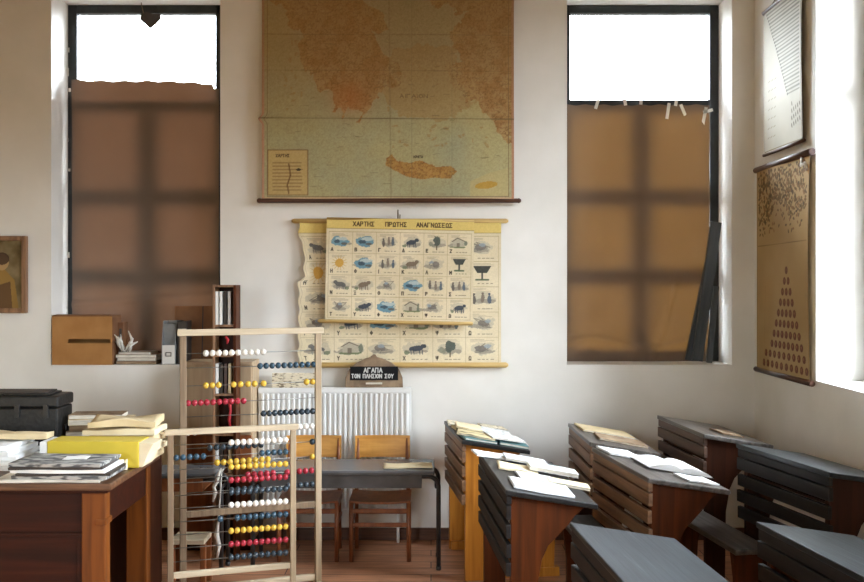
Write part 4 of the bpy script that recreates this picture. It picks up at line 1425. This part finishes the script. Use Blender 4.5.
# front abacus
dl, dr_ = 4.22, 4.385
pl = (PX(170.5, dl), dl); pr = (PX(293, dr_), dr_)
W = math.hypot(pr[0] - pl[0], pr[1] - pl[1])
bpp = W / 122.5
def fx(px): return (px - 170.5) * bpp
zr = lambda y: PZ(y, 4.365)
full = seq(fx(230), 10, 6.15 * bpp)
rows = [(zr(440), 'white', full),
        (zr(452), 'blue', seq(fx(176), 5, 6.6 * bpp) + seq(fx(261), 5, 6.1 * bpp)),
        (zr(464), 'yellow', full),
        (zr(477), 'red', full),
        (zr(489), 'dark', full),
        (zr(501.5), 'white', full),
        (zr(514.5), 'blue', [fx(219)] + full[1:]),
        (zr(527), 'yellow', full),
        (zr(540), 'red', full),
        (zr(553), 'dark', full)]
abacus('shorter wooden abacus in front, with ten rows of beads pushed to the right', pl, pr, zr(427) + .012, None, zr(566), rows, .0155, .028)


# ------------------------------------------------------------------ school tables and chairs
def arc(cx, cz, r, a0, a1, y, n=6):
    return [(cx + r * math.cos(a0 + (a1 - a0) * k / n), y, cz + r * math.sin(a0 + (a1 - a0) * k / n)) for k in range(n + 1)]


def school_table(x0, x1, y0, y1, h, label, group, tray='lam_edge'):
    t = thing('school_table', label, 'table', ((x0 + x1) / 2, (y0 + y1) / 2, 0), 0, group)
    hw, hd = (x1 - x0) / 2, (y1 - y0) / 2
    MB().box(-hw, hw - .02, -hd, hd, h - .018, h).build('tabletop', M['laminate'], t, bev=.004)
    MB().box(-hw - .001, hw - .019, -hd - .002, hd + .002, h - .026, h - .010).build('edge_band', M['lam_edge'], t, bev=.003)
    MB().box(-hw + .05, hw - .09, -hd + .02, hd - .03, h - .10, h - .094).box(-hw + .05, hw - .09, -hd + .012, -hd + .018, h - .10, h - .028).box(-hw + .05, hw - .09, hd - .03, hd - .024, h - .10, h - .028).build('book_tray', M[tray], t)
    for yy in (-hd + .04, hd - .04):
        xr = hw + .004
        rr = .06
        path = [(-xr, yy, .012)] + arc(-xr + rr, h - .04 - rr, rr, PI, PI / 2, yy) + arc(xr - rr, h - .04 - rr, rr, PI / 2, 0, yy) + [(xr, yy, .012)]
        f = MB().tube(path, .0125, 10).build('leg_frame', M['tube_black'], t)
        for s in (-1, 1):
            MB().tube([(s * xr, yy, 0), (s * xr, yy, .02)], .015, 10).build('foot_cap', M['tube_black'], f)
    for s in (-1, 1):
        MB().tube([(s * (hw - .01), -hd + .04, h - .10), (s * (hw - .01), hd - .04, h - .10)], .009, 8).build('side_bar', M['tube_black'], t)
    return t


school_table(PX(252, 4.88), PX(438, 4.88), 4.88, 5.20, .56, 'grey topped school table with black tube legs in front of the radiator', 'grey school tables')
school_table(-2.00, PX(223, 4.90), 4.80, 5.04, .56, 'grey topped school table half hidden between the teacher desk and the abaci', 'grey school tables', 'chair_frame')
sheet_obj('notebook', .27, .11, .006, 'cream_paper', (-.13, 4.98, .5625), .04, 'cream notebook lying open on the grey table in front of the radiator', 'notebook', wav=.006, seed=70)


def chair(x, y, label, group):
    t = thing('school_chair', label, 'chair', (x, y, 0), 0, group)
    # sitter faces the camera (-Y); backrest at +Y
    hw = .165
    lg = MB().tube([(-hw, -.13, 0), (-hw, -.13, .34)], .013, 8).build('leg', M['chair_frame'], t)
    lg = MB().tube([(hw, -.13, 0), (hw, -.13, .34)], .013, 8).build('leg', M['chair_frame'], t)
    for s in (-1, 1):
        MB().tube([(s * hw * .94, .13, 0), (s * hw * .94, .12, .34), (s * hw * .9, .135, .55), (s * hw * .9, .145, .66)], .012, 8).build('leg', M['chair_frame'], t)
    f = MB()
    nx = 10
    for k in range(nx):
        a, b_ = -hw - .01 + k * (2 * hw + .02) / nx, -hw - .01 + (k + 1) * (2 * hw + .02) / nx
        fa = lambda u: .343 - .010 * (1 - (u / (hw + .01)) ** 2)
        f.hexa([(a, -.155, fa(a)), (b_, -.155, fa(b_)), (b_, .125, fa(b_)), (a, .125, fa(a)), (a, -.155, fa(a) + .012), (b_, -.155, fa(b_) + .012), (b_, .125, fa(b_) + .012), (a, .125, fa(a) + .012)])
    f.build('seat', M['chair_frame'], t)
    f = MB()
    for k in range(nx):
        a, b_ = -hw + k * 2 * hw / nx, -hw + (k + 1) * 2 * hw / nx
        fa = lambda u: .125 + .020 * (1 - (u / hw) ** 2)
        f.hexa([(a, fa(a), .545), (b_, fa(b_), .545), (b_, fa(b_) + .010, .545), (a, fa(a) + .010, .545), (a, fa(a) + .006, .675), (b_, fa(b_) + .006, .675), (b_, fa(b_) + .016, .675), (a, fa(a) + .016, .675)])
    f.build('backrest', M['chair_ply'], t)
    for (yy, zz) in ((-.13, .29), (-.13, .21), (.125, .22)):
        MB().box(-hw, hw, yy - .007, yy + .007, zz - .012, zz + .012).build('stretcher', M['chair_frame'], t, bev=.002)
    for s in (-1, 1):
        MB().box(s * hw - .007, s * hw + .007, -.13, .12, .20, .222).build('stretcher', M['chair_frame'], t, bev=.002)
        MB().box(s * hw - .007, s * hw + .007, -.13, .12, .30, .33).build('seat_rail', M['chair_frame'], t, bev=.002)
    return t


c1 = chair(PX(381.5, 5.22), 5.195, 'wooden school chair with yellow plywood back, the right one tucked between table and radiator', 'school chairs at the grey table')
c2 = copy_tree(c1)
c2.location = (PX(311.5, 5.22), 5.195, 0)
c2['label'] = 'wooden school chair with yellow plywood back, the left one seen through the taller abacus'

# low wooden stool with a pale top between desk and abaci
t = thing('low_stool', 'low wooden stool with a pale top under the half hidden grey table', 'stool', (PX(194, 4.75), 4.69, 0))
MB().box(-.09, .09, -.08, .08, .23, .255).build('seat', M['abacus_h'], t, bev=.004)
for sx in (-.08, .08):
    for sy in (-.06, .06):
        MB().box(sx - .014, sx + .014, sy - .014, sy + .014, 0, .23).build('leg', M['chair_frame'], t, bev=.002)
# white straps hanging off the grey table
t = thing('white_strap', 'tangled white strap hanging from the corner of the half hidden grey table', 'strap', (PX(220, 4.79), 4.785, .575))
MB().tube([(.0, .03, .006), (0, -.008, 0), (-.012, -.012, -.05), (-.03, -.012, -.08), (-.02, -.014, -.11), (-.035, -.012, -.16)], [.006, .008, .012, .009, .012, .005], 7).build('loop', M['strap'], t)
MB().tube([(.012, .03, .006), (.012, -.008, 0), (.006, -.014, -.12), (-.004, -.014, -.26), (-.014, -.014, -.34), (.0, -.014, -.40), (-.012, -.014, -.47)], [.004, .004, .004, .006, .014, .012, .005], 7).build('tail', M['strap'], t)


# ------------------------------------------------------------------ old pupils' desks
WT = .36
DROP = .065


def pupil_desk(near, far, h, label, mats, bench=.17, nsl=4, overhang=.02):
    near, far = Vector((near[0], near[1], 0)), Vector((far[0], far[1], 0))
    dv = far - near
    L = dv.length
    ang = math.atan2(-dv.x, dv.y)
    top, slat, panel = [M[k] for k in mats]
    t = thing('pupil_desk', label, 'desk', near, ang, 'old pupil desks in rows')
    sl = math.atan2(DROP, WT)
    f = MB()
    th = .022
    f.hexa([(-.012, 0, h - th), (WT, 0, h - DROP - th), (WT, L, h - DROP - th), (-.012, L, h - th), (-.012, 0, h), (WT, 0, h - DROP), (WT, L, h - DROP), (-.012, L, h)])
    f.build('desktop', top, t, bev=.004)
    # box rail under the high edge
    MB().box(-.008, .012, .01, L - .01, h - .06, h - th - .001).build('upper_rail', slat, t, bev=.002)
    zs = h - .066
    for k in range(nsl):
        MB().box(-.010, .010, .004 + .008 * (k % 2), L - .004 - .006 * (k % 2), zs - .055, zs).build('slat', slat, t, bev=.003)
        zs -= .076
    # shaped end panels
    out = [(.012, 0), (.012, h - th - .004), (WT - .045, h - DROP * .87 - th - .004), (WT - .085, h - .115), (.25, h - .15), (.215, h - .185), (.165, h - .235), (.14, h - .29), (.12, h - .40), (.115, .10), (.125, 0)]
    for y0 in (.03, L - .06):
        MB().prism(out, y0, y0 + .03, 'y').build('end_panel', panel, t, bev=.003)
    MB().box(.03, WT - .12, .06, L - .06, h - .15, h - .14).build('book_shelf', panel, t)
    if bench:
        bx = WT + .025
        MB().box(bx, bx + bench, .01, L - .01, .425, .450).build('bench_seat', top, t, bev=.006)
        for y0 in (.05, L - .08):
            MB().prism([(bx + .03, .05), (bx + .03, .25), (bx + .01, .425), (bx + bench - .01, .425), (bx + bench - .04, .30), (bx + bench - .05, .05)], y0, y0 + .03, 'y').build('bench_leg', panel, t, bev=.003)
            MB().box(.02, bx + bench - .02, y0 - .005, y0 + .035, 0, .05).build('floor_rail', panel, t, bev=.004)
    return t, L, sl


def P2(px, py, dh):
    d = F * dh / (py - 282)
    return ((px - 431) / F * d, d)


desks = {}
h = .775
dh = EYE - h
desks['a1'] = pupil_desk((PX(464, 4.70), 4.70), (PX(446, 5.36), 5.36), EYE - .84, 'orange wooden pupil desk nearest the grey table, heaped with booklets', ('black_wood', 'brown_slat', 'orange_wood'))
desks['a2'] = pupil_desk(P2(509, 490, dh), P2(480, 450, dh), h, 'pupil desk with black slats and an orange end panel, white sheets on top', ('black_wood', 'black_slat', 'orange_dark'))
desks['b1'] = pupil_desk((PX(592, 4.56), 4.56), P2(570, 423, dh), h, 'brown slatted pupil desk by the back wall in the middle row', ('grey_top', 'brown_slat', 'dkbrown_panel'), bench=.12)
desks['b2'] = pupil_desk(P2(651, 478, dh), P2(594, 447, dh), h, 'brown slatted pupil desk in the middle row with a blank white book open on it', ('grey_top', 'brown_slat', 'orange_dark'))
desks['c1'] = pupil_desk(P2(706, 434, .765), P2(659, 415, .765), EYE - .765, 'dark brown slatted pupil desk in the right corner under the window', ('grey_top', 'dkbrown_slat', 'dkbrown_panel'), bench=False)
desks['c2'] = pupil_desk(P2(832, 472, .765), P2(738, 443, .765), EYE - .765, 'nearly black slatted pupil desk against the right wall', ('sheen_top', 'black_slat', 'dkbrown_panel'), bench=False)
fa = P2(573, 522, dh)
desks['a3'] = pupil_desk((fa[0] + .075, fa[1] - .84), fa, h, 'black pupil desk at the bottom edge, in front of the desk with white sheets', ('sheen_top', 'black_slat', 'orange_dark'))
fa = P2(759, 521, dh)
desks['b3'] = pupil_desk((fa[0] + .135, fa[1] - .84), fa, h, 'dark weathered pupil desk at the bottom right corner of the picture', ('sheen_top', 'black_slat', 'orange_dark'))

bpy.context.view_layer.update()


def on_desk(key, u, v, rz, lift):
    """matrix of a point on the sloping top: u across from the high edge, v along from the near end"""
    t, L, sl = desks[key]
    hz = {'a1': EYE - .84}.get(key, EYE - .765 if key[0] == 'c' else h)
    loc = Matrix.Translation((u, v, hz - DROP * u / WT + lift))
    m = t.matrix_world @ loc @ Matrix.Rotation(sl, 4, 'Y') @ Matrix.Rotation(rz, 4, 'Z')
    return m


def lay(key, u, v, rz, lift, w_, l_, h_, mt, name, label, cat, group, curl=0, wav=.002, seed=0, cover=None):
    m = on_desk(key, u, v, rz, lift + .001)
    if cover:
        t = thing(name, label, cat, m.to_translation(), group=group, rot=m.to_euler())
        MB().box(-w_ / 2, w_ / 2, -l_ / 2, l_ / 2, 0, .0018).box(-w_ / 2, w_ / 2, -l_ / 2, l_ / 2, h_ - .0018, h_).box(-w_ / 2, -w_ / 2 + .002, -l_ / 2, l_ / 2, .0018, h_ - .0018).build('cover', M[cover], t)
        MB().box(-w_ / 2 + .0025, w_ / 2 - .002, -l_ / 2 + .002, l_ / 2 - .002, .002, h_ - .002).build('pages', M[mt], t)
        return t
    o = sheet_obj(name, w_, l_, h_, mt, m.to_translation(), 0, label, cat, group, curl=curl, wav=wav, seed=seed, rot=m.to_euler())
    return o


g = 'booklets heaped on the orange desk'
lay('a1', .09, .10, .1, 0, .18, .16, .012, 'edge_paper', 'booklet', 'booklet with a teal cover at the near end of the orange desk', 'booklet', g, cover='teal')
lay('a1', .285, .11, -.06, 0, .16, .15, .014, 'edge_paper', 'booklet', 'teal booklet jutting over the low edge of the orange desk', 'booklet', g, cover='teal')
lay('a1', .09, .14, -.2, .0135, .21, .17, .010, 'edge_paper', 'booklet', 'cream booklet at the near left corner of the orange desk heap', 'booklet', g, cover='print_olive')
lay('a1', .25, .15, .1, .0245, .19, .18, .008, 'edge_paper', 'booklet', 'white printed booklet above the teal ones on the orange desk', 'booklet', g, cover='print_white')
lay('a1', .12, .34, .1, 0, .24, .18, .016, 'edge_paper', 'booklet', 'brown picture booklet in the middle of the orange desk', 'booklet', g, cover='print_olive')
lay('a1', .24, .37, -.12, .0175, .18, .20, .008, 'edge_paper', 'booklet', 'white booklet lying askew in the middle of the orange desk', 'booklet', g, cover='print_white')
lay('a1', .12, .54, -.1, 0, .26, .17, .012, 'edge_paper', 'booklet', 'cream booklet at the far end of the orange desk', 'booklet', g, cover='print_page')
lay('a1', .27, .58, .1, .0135, .16, .12, .008, 'edge_paper', 'booklet', 'pale booklet at the far low corner of the orange desk', 'booklet', g, cover='print_page')
lay('a1', .08, .33, -.1, .0265, .15, .20, .006, 'cream_paper', 'loose_sheet', 'cream loose sheet over the picture booklet on the orange desk', 'sheet', g, wav=.003, seed=80)

g = 'sheets and booklets on the black slatted desk'
lay('a2', .05, .72, .1, 0, .20, .13, .006, 'white_paper', 'loose_sheet', 'white sheet jutting past the high edge at the far end of the black slatted desk', 'sheet', g, wav=.004, seed=81)
lay('a2', .19, .66, -.05, .0135, .20, .14, .010, 'edge_paper', 'booklet', 'pale booklet at the far end of the black slatted desk', 'booklet', g, cover='print_white')
lay('a2', .30, .62, .05, 0, .16, .11, .012, 'edge_paper', 'booklet', 'teal edged booklet at the far low corner of the black slatted desk', 'booklet', g, cover='teal')
lay('a2', .12, .48, -.10, 0, .18, .15, .007, 'cream_paper', 'loose_sheet', 'cream rumpled sheet in the middle of the black slatted desk', 'sheet', g, wav=.007, seed=82)
lay('a2', .28, .48, -.06, .0155, .22, .12, .018, 'edge_paper', 'booklet', 'pale thick booklet in the middle low side of the black slatted desk', 'booklet', g, cover='print_white')
lay('a2', .17, .325, .02, .0, .16, .14, .006, 'white_paper', 'loose_sheet', 'white sheet left of the thick booklet on the black slatted desk', 'sheet', g, wav=.004, seed=83)
lay('a2', .31, .30, -.12, 0, .18, .10, .012, 'edge_paper', 'booklet', 'slim cream booklet over the low edge of the black slatted desk', 'booklet', g, cover='cream_paper')
lay('a2', .155, .135, -.04, 0, .25, .19, .008, 'white_paper', 'paper_sheaf', 'white sheaf at the near end of the black slatted desk', 'papers', g, wav=.002, seed=84)

g = 'papers on the middle row desks'
lay('b1', .17, .48, .05, 0, .30, .22, .010, 'edge_paper', 'booklet', 'tan worn booklet lying on the far middle row desk', 'booklet', g, cover='tan_paper')
lay('b1', .20, .22, -.05, 0, .26, .20, .010, 'edge_paper', 'booklet', 'brown worn booklet at the near end of the far middle row desk', 'booklet', g, cover='brown_paper_edge')
lay('b2', .09, .60, .0, 0, .17, .20, .008, 'white_paper', 'loose_sheet', 'white sheet half under the blank book on the middle row desk', 'sheet', g, wav=.003, seed=86)
m = on_desk('b2', .25, .36, -.05, .004)
bk = thing('open_book', 'large blank white book lying open on the middle row desk', 'book', m.to_translation(), group=g, rot=m.to_euler())
f = MB()
n = 12
for k in range(n):
    a, b_ = -.15 + .30 * k / n, -.15 + .30 * (k + 1) / n
    z = lambda u: .026 * (1 - abs(u / .15) ** 3) + .006 - .014 * math.exp(-(u / .02) ** 2)
    f.hexa([(a, -.12, 0.002), (b_, -.12, .002), (b_, .12, .002), (a, .12, .002), (a, -.12, z(a)), (b_, -.12, z(b_)), (b_, .12, z(b_)), (a, .12, z(a))])
f.build('pages', M['white_paper'], bk)
MB().box(-.156, .156, -.125, .125, 0, .002).build('cover', M['dark_card'], bk)
lay('b2', .26, .125, .1, 0, .15, .14, .006, 'white_paper', 'loose_sheet', 'white sheet in front of the blank open book on the middle row desk', 'sheet', g, wav=.003, seed=87)
lay('c1', .20, .2, .0, 0, .12, .16, .006, 'brown_paper_edge', 'loose_sheet', 'brown faded sheet on the corner desk under the window', 'sheet', None, wav=.003, seed=88)
